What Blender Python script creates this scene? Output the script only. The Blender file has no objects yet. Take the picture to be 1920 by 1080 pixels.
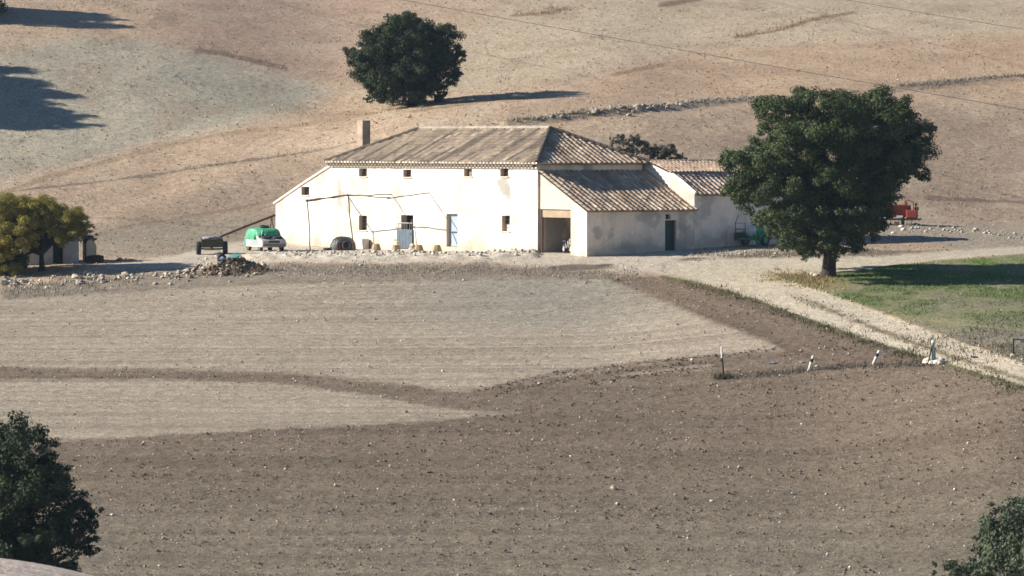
import bpy, bmesh, math, random
import numpy as np
from mathutils import Vector, Matrix
random.seed(7); RNG = np.random.default_rng(11)
SC = bpy.context.scene; COL = SC.collection
R = math.radians
# ------------------------------------------------------------------ camera geometry (metres; camera 7 m above the farmhouse floor)
F = 9000.0; CAMZ = 7.0; HZ = 260.0
TH = math.atan((540 - HZ) / F)
FW = np.array([0, math.cos(TH), -math.sin(TH)]); UP = np.array([0, math.sin(TH), math.cos(TH)])
CAM = np.array([0, 0, CAMZ])
def ray(px, py):
    return FW + np.array([1, 0, 0]) * (px - 960) / F + UP * (540 - py) / F
def at(px, py, Y):
    d = ray(px, py); return CAM + d * (Y / d[1])
def proj(X, Y, Z):
    z = Z - CAMZ
    dep = Y * FW[1] + z * FW[2]
    return 960 + F * X / dep, 540 - F * (Y * UP[1] + z * UP[2]) / dep
# ------------------------------------------------------------------ noise
_T = RNG.random((256, 256))
def vn(x, y, s=0):
    x = np.asarray(x, float) + s * 17.31; y = np.asarray(y, float) + s * 9.17
    xi = np.floor(x).astype(int); yi = np.floor(y).astype(int)
    fx = x - xi; fy = y - yi
    fx = fx * fx * (3 - 2 * fx); fy = fy * fy * (3 - 2 * fy)
    a = _T[xi & 255, yi & 255]; b = _T[(xi + 1) & 255, yi & 255]
    c = _T[xi & 255, (yi + 1) & 255]; d = _T[(xi + 1) & 255, (yi + 1) & 255]
    return (a * (1 - fx) + b * fx) * (1 - fy) + (c * (1 - fx) + d * fx) * fy - 0.5
def fbm(x, y, o=4, s=0):
    t = 0; a = 1.0; n = 0
    for k in range(o):
        t = t + a * vn(x * 2 ** k, y * 2 ** k, s + k); n += a; a *= 0.5
    return t / n * 1.6
def ss(a, b, x):
    t = np.clip((x - a) / (b - a), 0, 1); return t * t * (3 - 2 * t)
# ------------------------------------------------------------------ terrain profile: (distance, where it shows) for several bearings
COLS = {
 -500: [(203,1100),(225,880),(250,720),(275,590),(288,530),(295,505),(312,466),(325,437),(340,345),(356,245),(375,108),(400,5),(440,-90)],
 0:    [(203,1100),(225,880),(250,720),(275,590),(288,530),(295,505),(312,466),(325,437),(340,345),(356,245),(375,108),(400,5),(440,-90)],
 300:  [(203,1100),(225,880),(250,720),(275,585),(286,530),(292,502),(305,477),(318,454),(326,436),(341,345),(357,245),(376,118),(400,22),(440,-80)],
 600:  [(203,1100),(225,880),(250,720),(275,580),(284,522),(290,491),(300,479),(312,466),(322,450),(342,335),(356,238),(366,215),(376,165),(398,84),(430,-10)],
 780:  [(203,1100),(225,880),(250,720),(275,580),(284,520),(290,491),(298,477),(312,464),(320,455),(335,320),(350,224),(356,204),(366,192),(375,155),(400,75),(425,0)],
 1000: [(203,1100),(225,880),(250,720),(275,575),(284,515),(288,495),(296,473),(310,462),(320,450),(338,300),(350,212),(356,187),(366,175),(375,146),(400,70),(425,0)],
 1130: [(203,1100),(225,880),(250,720),(275,575),(284,512),(288,498),(293,479),(310,455),(320,440),(338,300),(350,208),(356,181),(366,169),(375,138),(400,66),(425,0)],
 1300: [(203,1100),(225,880),(250,715),(272,570),(284,510),(290,487),(297,466),(310,448),(320,420),(335,325),(350,228),(357,196),(367,180),(380,135),(405,60),(430,0)],
 1550: [(203,1100),(225,880),(248,710),(264,590),(278,520),(286,490),(300,458),(312,438),(322,415),(335,340),(350,250),(362,183),(380,130),(405,60),(430,0)],
 1920: [(203,1090),(236,720),(247,650),(270,545),(290,480),(300,462),(315,437),(325,415),(340,335),(355,240),(370,160),(390,95),(410,50),(435,0)],
 2420: [(203,1090),(236,720),(247,650),(270,545),(290,480),(300,462),(315,437),(325,415),(340,335),(355,240),(370,160),(390,95),(410,50),(435,0)],
}
def pchip(x, y, q):
    x = np.array(x, float); y = np.array(y, float); h = np.diff(x); d = np.diff(y) / h
    m = np.zeros_like(x); m[0] = d[0]; m[-1] = d[-1]
    for i in range(1, len(x) - 1):
        if d[i-1] * d[i] > 0:
            w1 = 2*h[i] + h[i-1]; w2 = h[i] + 2*h[i-1]
            m[i] = (w1 + w2) / (w1 / d[i-1] + w2 / d[i])
    i = np.clip(np.searchsorted(x, q) - 1, 0, len(x) - 2); t = (q - x[i]) / h[i]
    r = (2*t**3-3*t**2+1)*y[i] + (t**3-2*t**2+t)*h[i]*m[i] + (-2*t**3+3*t**2)*y[i+1] + (t**3-t**2)*h[i]*m[i+1]
    return r
YT = np.arange(200, 441, 0.5); PT = np.arange(-500, 2421, 20.0)
_rows = []
for c in sorted(COLS):
    pts = COLS[c]; ys = [p[0] for p in pts]
    zs = [at(c, p[1], p[0])[2] for p in pts]
    y0, y1 = ys[0], ys[-1]
    q = np.clip(YT, y0, y1); r = pchip(ys, zs, q)
    r = r + (YT < y0) * (YT - y0) * 0.15 + (YT > y1) * (YT - y1) * 0.14
    _rows.append(r)
_rows = np.array(_rows)
ZT = np.array([[0.0]])
ZT = np.stack([np.interp(PT, sorted(COLS), _rows[:, j]) for j in range(len(YT))], 0)   # [Y, px]
def gblur(A, sig, ax):
    n = int(3 * sig); k = np.exp(-0.5 * (np.arange(-n, n + 1) / sig) ** 2); k /= k.sum()
    pad = [(0, 0), (0, 0)]; pad[ax] = (n, n)
    B = np.pad(A, pad, mode='edge')
    return np.apply_along_axis(lambda v: np.convolve(v, k, 'valid'), ax, B)
ZT = gblur(ZT, 3.0, 1); 
EDG = ZT.copy(); ZB = gblur(ZT, 3.0, 0); ZT = np.where((np.arange(len(YT)) > 6)[:, None] & (np.arange(len(YT)) < len(YT) - 6)[:, None], ZB, ZT)
def zs(X, Y):
    X = np.asarray(X, float); Y = np.asarray(Y, float)
    Yc = np.clip(Y, 200, 440)
    px = np.clip(960 + F * X / Yc, -500, 2420)
    yi = np.clip((Yc - 200) / 0.5, 0, len(YT) - 1.001); xi = np.clip((px + 500) / 20, 0, len(PT) - 1.001)
    a = yi.astype(int); b = xi.astype(int); fa = yi - a; fb = xi - b
    z = (ZT[a, b]*(1-fb) + ZT[a, b+1]*fb)*(1-fa) + (ZT[a+1, b]*(1-fb) + ZT[a+1, b+1]*fb)*fa
    z = z + np.where(Y > 440, np.minimum(Y - 440, 150) * 0.10 + np.maximum(Y - 590, 0) * 0.0, 0)
    # the valley between and the camera's own hill
    zn = np.interp(Y, [-400, -60, 0, 12, 30, 60, 100, 140, 175, 200], [30, 12, 5.3, 4.6, 2.0, -3.5, -10.0, -14.0, -14.2, -12.6])
    w = ss(185, 203, Y)
    z = zn * (1 - w) + z * w
    # a low knoll close on the left
    z = z + 8.32 * np.exp(-(((X + 12) / 14) ** 2 + ((Y - 100) / 16) ** 2))
    return z
def ground(px, py, y0=204, y1=438):
    d = ray(px, py); Y = np.linspace(y0, y1, 1500)
    P = CAM[None] + d[None] * (Y / d[1])[:, None]
    f = P[:, 2] - zs(P[:, 0], Y)
    k = np.where(f < 0)[0]
    i = k[0] if len(k) else len(Y) - 1
    return np.array([P[i, 0], Y[i], zs(P[i, 0], Y[i])])
# ------------------------------------------------------------------ materials
def lin(c):
    c = np.array(c, float) / 255
    return np.where(c <= 0.04045, c / 12.92, ((c + 0.055) / 1.055) ** 2.4)
K = 0.62
def C(r, g, b, k=K): return tuple(np.clip(lin((r, g, b)) * k, 0, 0.9)) + (1.0,)
MATS = {}
def nodes(name):
    m = bpy.data.materials.new(name); m.use_nodes = True
    nt = m.node_tree; b = nt.nodes['Principled BSDF']
    return m, nt, b
def mat(name, col=None, rough=0.8, metal=0.0, var=0.25, scale=3.0, bump=0.3, bscale=12.0, bdist=0.02, attr=None, spec=0.25, coat=None):
    if name in MATS: return MATS[name]
    m, nt, b = nodes(name); N = nt.nodes; L = nt.links
    b.inputs['Roughness'].default_value = rough; b.inputs['Metallic'].default_value = metal
    b.inputs['Specular IOR Level'].default_value = spec
    tc = N.new('ShaderNodeTexCoord')
    n1 = N.new('ShaderNodeTexNoise'); n1.inputs['Scale'].default_value = scale; n1.inputs['Detail'].default_value = 6; n1.inputs['Roughness'].default_value = 0.65
    L.new(tc.outputs['Object'], n1.inputs['Vector'])
    mr = N.new('ShaderNodeMapRange'); mr.inputs['From Min'].default_value = 0.3; mr.inputs['From Max'].default_value = 0.7
    mr.inputs['To Min'].default_value = 1 - var; mr.inputs['To Max'].default_value = 1 + var
    L.new(n1.outputs['Fac'], mr.inputs['Value'])
    mx = N.new('ShaderNodeMix'); mx.data_type = 'RGBA'; mx.blend_type = 'MULTIPLY'; mx.inputs['Factor'].default_value = 1
    mx.inputs['A'].default_value = col
    if attr:
        at_ = N.new('ShaderNodeAttribute'); at_.attribute_name = attr; L.new(at_.outputs['Color'], mx.inputs['A'])
    L.new(mr.outputs['Result'], mx.inputs['B']); L.new(mx.outputs['Result'], b.inputs['Base Color'])
    if bump:
        n2 = N.new('ShaderNodeTexNoise'); n2.inputs['Scale'].default_value = bscale; n2.inputs['Detail'].default_value = 5; n2.inputs['Roughness'].default_value = 0.7
        L.new(tc.outputs['Object'], n2.inputs['Vector'])
        bp = N.new('ShaderNodeBump'); bp.inputs['Strength'].default_value = bump; bp.inputs['Distance'].default_value = bdist
        L.new(n2.outputs['Fac'], bp.inputs['Height']); L.new(bp.outputs['Normal'], b.inputs['Normal'])
    MATS[name] = m; return m
def soil_material():
    m, nt, b = nodes('soil'); N = nt.nodes; L = nt.links
    b.inputs['Roughness'].default_value = 1; b.inputs['Specular IOR Level'].default_value = 0.05
    a = N.new('ShaderNodeAttribute'); a.attribute_name = 'soil'
    tc = N.new('ShaderNodeTexCoord')
    def noise(sc, det, lo, hi, f0=0.3, f1=0.7):
        n = N.new('ShaderNodeTexNoise'); n.inputs['Scale'].default_value = sc; n.inputs['Detail'].default_value = det; n.inputs['Roughness'].default_value = 0.7
        L.new(tc.outputs['Object'], n.inputs['Vector'])
        r = N.new('ShaderNodeMapRange'); r.inputs['From Min'].default_value = f0; r.inputs['From Max'].default_value = f1
        r.inputs['To Min'].default_value = lo; r.inputs['To Max'].default_value = hi
        L.new(n.outputs['Fac'], r.inputs['Value']); return r.outputs['Result'], n
    v1, n1 = noise(1.3, 5, 0.88, 1.12); v2, n2 = noise(9.0, 8, 0.48, 1.52)
    cur = a.outputs['Color']
    v3, n3 = noise(3.4, 3, 0.76, 1.24, .32, .68); v4, n4 = noise(17.0, 2, 0.80, 1.20, .35, .65)
    for v in (v1, v2, v3, v4):
        mx = N.new('ShaderNodeMix'); mx.data_type = 'RGBA'; mx.blend_type = 'MULTIPLY'; mx.inputs['Factor'].default_value = 1
        L.new(cur, mx.inputs['A']); L.new(v, mx.inputs['B']); cur = mx.outputs['Result']
    L.new(cur, b.inputs['Base Color'])
    bp = N.new('ShaderNodeBump'); bp.inputs['Strength'].default_value = 0.85; bp.inputs['Distance'].default_value = 0.075
    L.new(n2.outputs['Fac'], bp.inputs['Height']); L.new(bp.outputs['Normal'], b.inputs['Normal'])
    return m
SOIL = soil_material()
def leaf_material(name, col, trans=0.15):
    m, nt, b = nodes(name); N = nt.nodes; L = nt.links
    b.inputs['Roughness'].default_value = 0.65; b.inputs['Specular IOR Level'].default_value = 0.12
    a = N.new('ShaderNodeAttribute'); a.attribute_name = 'tint'
    mx = N.new('ShaderNodeMix'); mx.data_type = 'RGBA'; mx.blend_type = 'MULTIPLY'; mx.inputs['Factor'].default_value = 1
    mx.inputs['A'].default_value = col; L.new(a.outputs['Color'], mx.inputs['B']); L.new(mx.outputs['Result'], b.inputs['Base Color'])
    if trans:
        t = N.new('ShaderNodeBsdfTranslucent'); L.new(mx.outputs['Result'], t.inputs['Color'])
        ms = N.new('ShaderNodeMixShader'); ms.inputs[0].default_value = trans
        L.new(b.outputs[0], ms.inputs[1]); L.new(t.outputs[0], ms.inputs[2]); L.new(ms.outputs[0], N['Material Output'].inputs['Surface'])
    return m
# ------------------------------------------------------------------ object helpers
def tag(o, label=None, cat=None, group=None, kind=None):
    if label: o['label'] = label
    if cat: o['category'] = cat
    if group: o['group'] = group
    if kind: o['kind'] = kind
    return o
def thing(name, label, cat, loc, rz=0.0, group=None):
    o = bpy.data.objects.new(name, None); o.empty_display_size = 0.2; COL.objects.link(o)
    o.location = loc; o.rotation_euler = (0, 0, rz); return tag(o, label, cat, group)
def mesh_np(name, V, Fc, mats, parent=None, smooth=False, attr=None, midx=None):
    me = bpy.data.meshes.new(name)
    V = np.asarray(V, np.float32)
    if isinstance(Fc, np.ndarray):
        n, k = Fc.shape
        me.vertices.add(len(V)); me.vertices.foreach_set('co', V.ravel())
        me.loops.add(n * k); me.loops.foreach_set('vertex_index', Fc.astype(np.int32).ravel())
        me.polygons.add(n); me.polygons.foreach_set('loop_start', np.arange(0, n * k, k, dtype=np.int32))
        me.update(calc_edges=True)
    else:
        me.from_pydata([tuple(map(float, v)) for v in V], [], [tuple(int(i) for i in f) for f in Fc])
    if attr:
        for nm, A in attr.items():
            at_ = me.color_attributes.new(nm, 'FLOAT_COLOR', 'POINT')
            A = np.asarray(A, np.float32)
            if A.shape[1] == 3: A = np.concatenate([A, np.ones((len(A), 1), np.float32)], 1)
            at_.data.foreach_set('color', A.ravel())
    for m in (mats if isinstance(mats, (list, tuple)) else [mats]): me.materials.append(m)
    if midx is not None: me.polygons.foreach_set('material_index', np.asarray(midx, np.int32))
    if smooth: me.polygons.foreach_set('use_smooth', np.ones(len(me.polygons), bool))
    me.update(); me.validate()
    o = bpy.data.objects.new(name, me); COL.objects.link(o)
    if parent: o.parent = parent
    return o
class MB:
    def __init__(s): s.bm = bmesh.new()
    def box(s, c, d, rot=None, bev=0.0):
        r = bmesh.ops.create_cube(s.bm, size=1); vs = r['verts']
        for v in vs: v.co = Vector((v.co.x * d[0], v.co.y * d[1], v.co.z * d[2]))
        if bev:
            es = list({e for v in vs for e in v.link_edges})
            rb = bmesh.ops.bevel(s.bm, geom=es, offset=bev, segments=2, affect='EDGES', profile=0.6)
            vs = list({v for f in rb['faces'] for v in f.verts} | {v for v in vs if v.is_valid})
        M = Matrix.Translation(c) @ (rot.to_4x4() if rot else Matrix.Identity(4))
        for v in vs: v.co = M @ v.co
        return s
    def cyl(s, a, b, r0, r1=None, n=10, cap=True):
        a = Vector(a); b = Vector(b); r1 = r0 if r1 is None else r1; d = b - a
        q = Vector((0, 0, 1)).rotation_difference(d.normalized())
        ra = []; rb = []
        for i in range(n):
            t = 2 * math.pi * i / n; w = Vector((math.cos(t), math.sin(t), 0))
            ra.append(s.bm.verts.new(a + q @ (w * r0))); rb.append(s.bm.verts.new(b + q @ (w * r1)))
        for i in range(n):
            s.bm.faces.new((ra[i], ra[(i+1) % n], rb[(i+1) % n], rb[i]))
        if cap: s.bm.faces.new(ra[::-1]); s.bm.faces.new(rb)
        return s
    def tube(s, pts, r, n=6):
        pts = [Vector(p) for p in pts]; rings = []
        rr = r if isinstance(r, (list, tuple)) else [r] * len(pts)
        for i, p in enumerate(pts):
            d = (pts[min(i+1, len(pts)-1)] - pts[max(i-1, 0)]).normalized()
            x = d.orthogonal().normalized() if i == 0 else (x - d * x.dot(d)).normalized()
            y = d.cross(x)
            rings.append([s.bm.verts.new(p + (x * math.cos(2*math.pi*k/n) + y * math.sin(2*math.pi*k/n)) * rr[i]) for k in range(n)])
        for a, b in zip(rings, rings[1:]):
            for k in range(n): s.bm.faces.new((a[k], a[(k+1) % n], b[(k+1) % n], b[k]))
        s.bm.faces.new(rings[0][::-1]); s.bm.faces.new(rings[-1]); return s
    def lathe(s, prof, c, axis='z', n=20):
        rings = []
        c = Vector(c)
        for (r, h) in prof:
            ring = []
            for k in range(n):
                t = 2 * math.pi * k / n; x, y = r * math.cos(t), r * math.sin(t)
                p = {'z': (x, y, h), 'x': (h, x, y), 'y': (x, h, y)}[axis]
                ring.append(s.bm.verts.new(c + Vector(p)))
            rings.append(ring)
        for a, b in zip(rings, rings[1:]):
            for k in range(n): s.bm.faces.new((a[k], a[(k+1) % n], b[(k+1) % n], b[k]))
        return s
    def torus(s, c, axis, R_, r, n=22, m=8):
        prof = [(R_ + r * math.cos(2*math.pi*i/m), r * math.sin(2*math.pi*i/m)) for i in range(m + 1)]
        return s.lathe(prof, c, axis, n)
    def prism(s, poly, x0, x1, bev=0.0):       # profile in y,z extruded along x
        a = [s.bm.verts.new((x0, p[0], p[1])) for p in poly]; b = [s.bm.verts.new((x1, p[0], p[1])) for p in poly]
        n = len(poly); fs = [s.bm.faces.new(a), s.bm.faces.new(b[::-1])]
        for i in range(n): fs.append(s.bm.faces.new((a[i], b[i], b[(i+1) % n], a[(i+1) % n])))
        if bev:
            es = list({e for f in fs for e in f.edges})
            bmesh.ops.bevel(s.bm, geom=es, offset=bev, segments=2, affect='EDGES', profile=0.6)
        return s
    def quad(s, a, b, c, d):
        s.bm.faces.new([s.bm.verts.new(p) for p in (a, b, c, d)]); return s
    def blob(s, c, r, sub=2, amp=0.25, seed=0):
        ret = bmesh.ops.create_icosphere(s.bm, subdivisions=sub, radius=1)
        for v in ret['verts']:
            p = v.co.copy(); k = 1 + amp * 2 * (float(vn(p.x * 1.3 + 5, p.y * 1.3 + p.z * 2.1 + 3, seed)) + 0.5 * float(vn(p.x * 3 + 5, p.y * 3 + p.z * 4, seed + 3)))
            v.co = Vector((c[0] + p.x * r[0] * k, c[1] + p.y * r[1] * k, c[2] + p.z * r[2] * k))
        return s
    def build(s, name, m, parent=None, smooth=False, loc=None):
        bmesh.ops.recalc_face_normals(s.bm, faces=s.bm.faces)
        me = bpy.data.meshes.new(name); s.bm.to_mesh(me); s.bm.free()
        me.materials.append(m)
        if smooth:
            me.polygons.foreach_set('use_smooth', np.ones(len(me.polygons), bool))
            try: me.set_sharp_from_angle(angle=R(40))
            except Exception: pass
        o = bpy.data.objects.new(name, me); COL.objects.link(o)
        if parent: o.parent = parent
        if loc is not None: o.location = loc
        return o
def copy_tree(o, parent=None):
    c = o.copy(); COL.objects.link(c)
    if parent: c.parent = parent
    for ch in list(o.children): copy_tree(ch, c)
    return c
# ------------------------------------------------------------------ ground regions
def inpoly(px, py, poly):
    r = np.zeros(px.shape, bool); n = len(poly)
    for i in range(n):
        x0, y0 = poly[i]; x1, y1 = poly[(i + 1) % n]
        if y0 == y1: continue
        c = ((y0 > py) != (y1 > py)) & (px < (x1 - x0) * (py - y0) / (y1 - y0) + x0)
        r ^= c
    return r
def segdist(px, py, line, yk=1.0):
    d = np.full(px.shape, 1e9)
    for (x0, y0), (x1, y1) in zip(line, line[1:]):
        dx, dy = x1 - x0, (y1 - y0) * yk; L2 = dx*dx + dy*dy + 1e-9
        t = np.clip(((px - x0) * dx + (py - y0) * yk * dy) / L2, 0, 1)
        d = np.minimum(d, np.hypot(px - x0 - t * dx, (py - y0) * yk - t * dy))
    return d
def pmask(px, py, poly, soft):
    yk = 1.6
    ins = inpoly(px, py, poly); d = segdist(px, py, list(poly) + [poly[0]], yk)
    return ss(-soft, soft, np.where(ins, d, -d))
TRACK = [(1240,508),(1380,548),(1500,590),(1640,640),(1800,687),(1960,735),(2400,860),(2400,800),(1960,697),(1840,655),(1720,613),(1600,568),(1520,540),(1437,515),(1600,506),(1760,485),(1960,472),(2400,462),(2400,448),(1960,458),(1800,467),(1640,480),(1500,482),(1330,484),(1250,492)]
YARD = [(150,505),(330,478),(420,458),(520,440),(700,440),(1000,440),(1100,478),(1310,466),(1420,474),(1330,486),(1437,515),(1380,540),(1240,512),(1100,506),(900,492),(700,494),(480,492),(330,503)]
FIELD = [(-600,575),(0,560),(200,545),(500,528),(900,522),(1130,519),(1245,518),(1380,549),(1500,592),(1640,642),(1800,689),(1960,737),(2500,880),(2500,1400),(-600,1400)]
LIGHT1 = [(-600,575),(0,556),(500,528),(900,520),(1130,521),(1230,560),(1330,600),(1440,640),(1465,655),(1300,672),(1150,690),(1000,712),(900,732),(840,734),(760,722),(560,700),(300,692),(0,688),(-600,688)]
LIGHT2 = [(-600,714),(0,712),(300,711),(560,722),(680,738),(800,760),(900,772),(975,775),(820,788),(650,798),(400,812),(200,822),(90,830),(-600,860)]
LIGHT3 = [(1095,722),(1180,700),(1330,682),(1345,690),(1200,707),(1120,722)]
MEADOW = [(1437,517),(1600,508),(1760,488),(1960,474),(2400,466),(2400,798),(1960,695),(1840,653),(1720,611),(1600,566),(1520,540)]
WEED = [(180,520),(330,505),(480,494),(700,496),(900,494),(1100,508),(1245,516),(1130,522),(900,524),(500,532),(200,550),(0,562),(0,540)]
GREY = [(-300,90),(0,95),(150,70),(260,75),(420,110),(560,150),(625,170),(560,205),(420,240),(300,265),(120,310),(0,335),(-300,360)]
ORANGE = [(1120,150),(1300,100),(1500,85),(1700,75),(2100,60),(2100,190),(1700,165),(1430,185),(1280,190),(1100,195)]
PALE = [(800,100),(900,40),(1000,-40),(2100,-40),(2100,62),(1700,72),(1480,85),(1250,105),(1050,150),(850,175)]
PINKUP = [(330,-40),(760,-40),(700,60),(640,170),(560,150),(420,105),(260,60)]
LOWHILL = [(150,450),(250,400),(480,320),(620,290),(1000,250),(1300,260),(2200,170),(2200,440),(1000,470),(400,470)]
LINES = [  # (polyline, half width, colour, strength)
 ([(-100,372),(150,345),(300,325),(480,300),(600,283),(660,268),(740,262)], 2.6, (112,104,97), .6),
 ([(0,362),(100,330),(200,302),(330,268),(420,250),(540,238),(700,212)], 5, (170,144,118), .65),
 ([(0,352),(160,300),(300,258),(420,238)], 3, (205,185,165), .6),
 ([(950,234),(1040,224),(1100,214),(1200,206),(1290,198),(1430,186)], 5, (140,132,120), .5),
 ([(1690,165),(1760,160),(1840,152),(1960,143)], 3.5, (125,116,104), .6),
 ([(1380,70),(1450,58),(1540,32),(1600,24)], 3.5, (140,112,88), .7),
 ([(1240,10),(1290,2),(1340,-6)], 4, (120,100,85), .7),
 ([(960,30),(1040,22),(1060,16)], 4, (150,122,100), .7),
 ([(370,95),(420,100),(480,115),(530,127)], 6, (120,100,85), .6),
 ([(700,450),(560,440),(300,415),(150,405)], 3, (140,120,105), .4),
 ([(1740,372),(1850,376),(1960,382)], 4, (125,105,92), .7),
 ([(200,430),(420,395),(520,372)], 3, (135,115,100), .45),
 ([(740,214),(900,192),(1060,170)], 3, (140,120,92), .5),
 ([(1150,140),(1200,128),(1240,122)], 4, (150,112,86), .6),
]
_GF = {}
def ground_flat(px, py):
    if (px, py) not in _GF: _GF[px, py] = ground(px, py)[:2]
    return _GF[px, py]
def regions(X, Y, Z):
    """colour and class of the ground at world points"""
    px, py = proj(X, np.maximum(Y, 150), Z)
    w = 10 * fbm(X * 0.35, Y * 0.35, 3, 2); w2 = 7 * fbm(X * 0.8, Y * 0.5, 3, 5)
    big = fbm(X * 0.05, Y * 0.05, 3, 9); mid = fbm(X * 0.3, Y * 0.22, 4, 12); row = fbm(X * 0.05, Y * 1.3, 3, 15)
    qx, qy = px + w * 1.2, py + w2 * 0.35
    def col(*c): return np.array(C(*c)[:3])[None, :]
    n = len(X)
    base = np.repeat(col(203,177,151), n, 0)
    def over(m, c, k=1.0):
        nonlocal base
        base = base * (1 - (m * k)[:, None]) + c * (m * k)[:, None]
    over(pmask(qx, qy, PINKUP, 40), col(202,173,149))
    over(pmask(qx, qy, PALE, 30), col(201,182,156))
    over(pmask(qx, qy, GREY, 28), col(186,177,158))
    over(pmask(qx, qy, ORANGE, 26), col(196,168,141))
    over(pmask(qx, qy, LOWHILL, 30), col(180,158,137))
    over(ss(0.05, 0.35, mid) , col(208,191,166), .4)
    over(ss(-0.05, -0.35, mid), col(168,148,126), .4)
    over(pmask(px + w, py + w2 * .3, [(100,480),(180,430),(330,410),(520,408),(520,470),(330,480)], 14), col(166,154,136), .8)
    over(pmask(px + w, py + w2 * .3, [(1640,440),(1700,415),(1960,425),(2300,425),(2300,465),(1960,460),(1800,466)], 8), col(176,164,148), .8)
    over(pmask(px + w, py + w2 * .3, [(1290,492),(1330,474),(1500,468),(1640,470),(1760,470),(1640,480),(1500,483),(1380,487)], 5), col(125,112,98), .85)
    # terrace line and lines of weeds
    for ln, hw, c, k in LINES:
        d = segdist(px + w * .25, py + w2 * .25, ln, 1.6) + 5 * mid
        over(ss(hw * 1.9, hw * .4, d), col(*c), k)
    # fields
    fm = pmask(px + w * .4, py + w2 * .2, FIELD, 4)
    fb = np.repeat(col(138,122,106), n, 0)
    low = ss(800, 1080, py); fb = fb * (1 - low[:, None]) + col(144,133,116) * low[:, None]
    wr = 9 * fbm(X * 2.2, Y * 1.6, 3, 55); l1 = pmask(px + w * .8, py + w2 * .35 + wr * .55, LIGHT1, 9); l2 = pmask(px + w * .8, py + w2 * .3 + wr * .5, LIGHT2, 7); l3 = pmask(px + w * .5, py + w2 * .2, LIGHT3, 6)
    lc = col(182,167,148) * (1 + 0.42 * fbm(X * 0.03, Y * 1.9, 4, 16)[:, None])
    gm = ss(420, 60, np.hypot(px - 1010, (py - 560) * 4))
    lc = lc * (1 - .75 * gm[:, None]) + col(164,158,145) * .75 * gm[:, None]
    lm = np.maximum(np.maximum(l1, l2), l3 * .6)
    # tractor turning marks across the light field
    tr = ss(11, 3, segdist(px + w * .3, py + w2 * .3, [(905,732),(1040,700),(1180,682),(1330,668)], 1.6) + 10 * np.abs(vn(X * 1.4, Y * 1.0, 3)))
    lm = lm * (1 - .65 * tr)
    fb = fb * (1 - lm[:, None]) + lc * lm[:, None]
    fb = fb * (1 + 0.26 * (fbm(X * .028, (Y + .03 * X + .0016 * X * X) * .9, 4, 17) * (1 - lm))[:, None] + 0.10 * mid[:, None])
    over(fm, fb)
    dk = pmask(px + w * .5, py + w2 * .3, [(1130,521),(1245,518),(1380,549),(1500,592),(1640,642),(1760,680),(1560,690),(1470,655),(1330,595)], 8)
    over(dk * (1 - l1), col(128,111,97), .6)
    ga = ground_flat(1250, 530); gb = ground_flat(1660, 672); dd = (gb - ga) / np.hypot(*(gb - ga)); tt = (X - ga[0]) * -dd[1] + (Y - ga[1]) * dd[0]; aa = (X - ga[0]) * dd[0] + (Y - ga[1]) * dd[1]
    base = base * (1 + (dk * (1 - l1) * .42 * fbm(tt * 1.1, aa * .06, 3, 58))[:, None])
    # bare line between the posts
    pl = ss(8, 2, segdist(px + w * .3, py + w2 * .4, [(1340,712),(1420,704),(1530,693),(1650,684),(1760,684)], 1.6) + 4 * np.abs(mid))
    over(pl, col(92,86,76), .7)
    # meadow
    mm = pmask(px + w * .4, py + w2 * .3, MEADOW, 5)
    g = np.repeat(col(148,143,112), n, 0)
    gn = fbm(X * .45, Y * .25, 4, 21)
    gr = ss(-.2, .16, gn)
    g = g * (1 - gr[:, None]) + col(122,134,86) * gr[:, None]
    up = ss(545, 500, py) * ss(1450, 1600, px); up = up * (.35 + .65 * gr); g = g * (1 - .7 * up[:, None]) + col(114,142,74) * .7 * up[:, None]
    by = ss(585, 640, py + 18 * gn); g = g * (1 - by[:, None]) + col(150,141,124) * by[:, None]
    pb = ss(.12, .3, fbm(X * .6, Y * .3, 3, 27)) * ss(525, 560, py); g = g * (1 - .55 * pb[:, None]) + col(150,142,122) * .55 * pb[:, None]
    st = ss(7, 2, segdist(px, py + w2 * .4, [(1660,592),(1760,602),(1840,612),(1960,622)], 1.6)); g = g * (1 - .6 * st[:, None]) + col(165,158,120) * .6 * st[:, None]
    dg = ss(95, 35, np.hypot(px - 1525 + w * 2, (py - 525) * 3.2 + w2)); g = g * (1 - .85 * dg[:, None]) + col(174,160,116) * .75 * dg[:, None]
    over(mm, g)
    # yard, weeds, track
    ym = pmask(px + w * .6, py + w2 * .35, YARD, 6)
    over(ym, col(218,204,186) * (1 + .12 * mid[:, None]), .9)
    wm = pmask(px + w * .8, py + w2 * .6, WEED, 6)
    over(wm, col(152,140,126) * (1 + .35 * fbm(X * .9, Y * .5, 4, 31)[:, None]), .9)
    eb = ss(9, 3, segdist(px + w * .3, py + w2 * .4, [(480,480),(620,484),(760,481),(900,482),(1000,477)], 1.0))
    over(eb, col(232,220,202), .7)
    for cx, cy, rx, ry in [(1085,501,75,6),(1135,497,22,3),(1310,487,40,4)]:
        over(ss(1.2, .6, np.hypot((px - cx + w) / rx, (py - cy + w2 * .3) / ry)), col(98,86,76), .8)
    tm = pmask(px + w * .25, py + w2 * .22, TRACK, 3.5)
    over(tm, col(214,200,178) * (1 + .14 * mid[:, None]))
    cs = ss(10, 3, segdist(px + w * .4, py + w2 * .4, [(1460,545),(1560,580),(1640,613),(1740,650),(1840,685),(1960,725)], 1.3) + 14 * np.abs(fbm(X * .7, Y * .5, 3, 41)))
    over(cs * ss(1450, 1580, px), col(128,112,84), .85)
    edge = ss(9, 2, segdist(px + w * .3, py + w2 * .4, [(1245,518),(1380,549),(1500,592),(1640,642),(1800,689),(1960,737)], 1.6)) * (1 - tm)
    over(edge, col(104,108,62), .7 )
    base = base * (1 + .10 * big[:, None])
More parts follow.
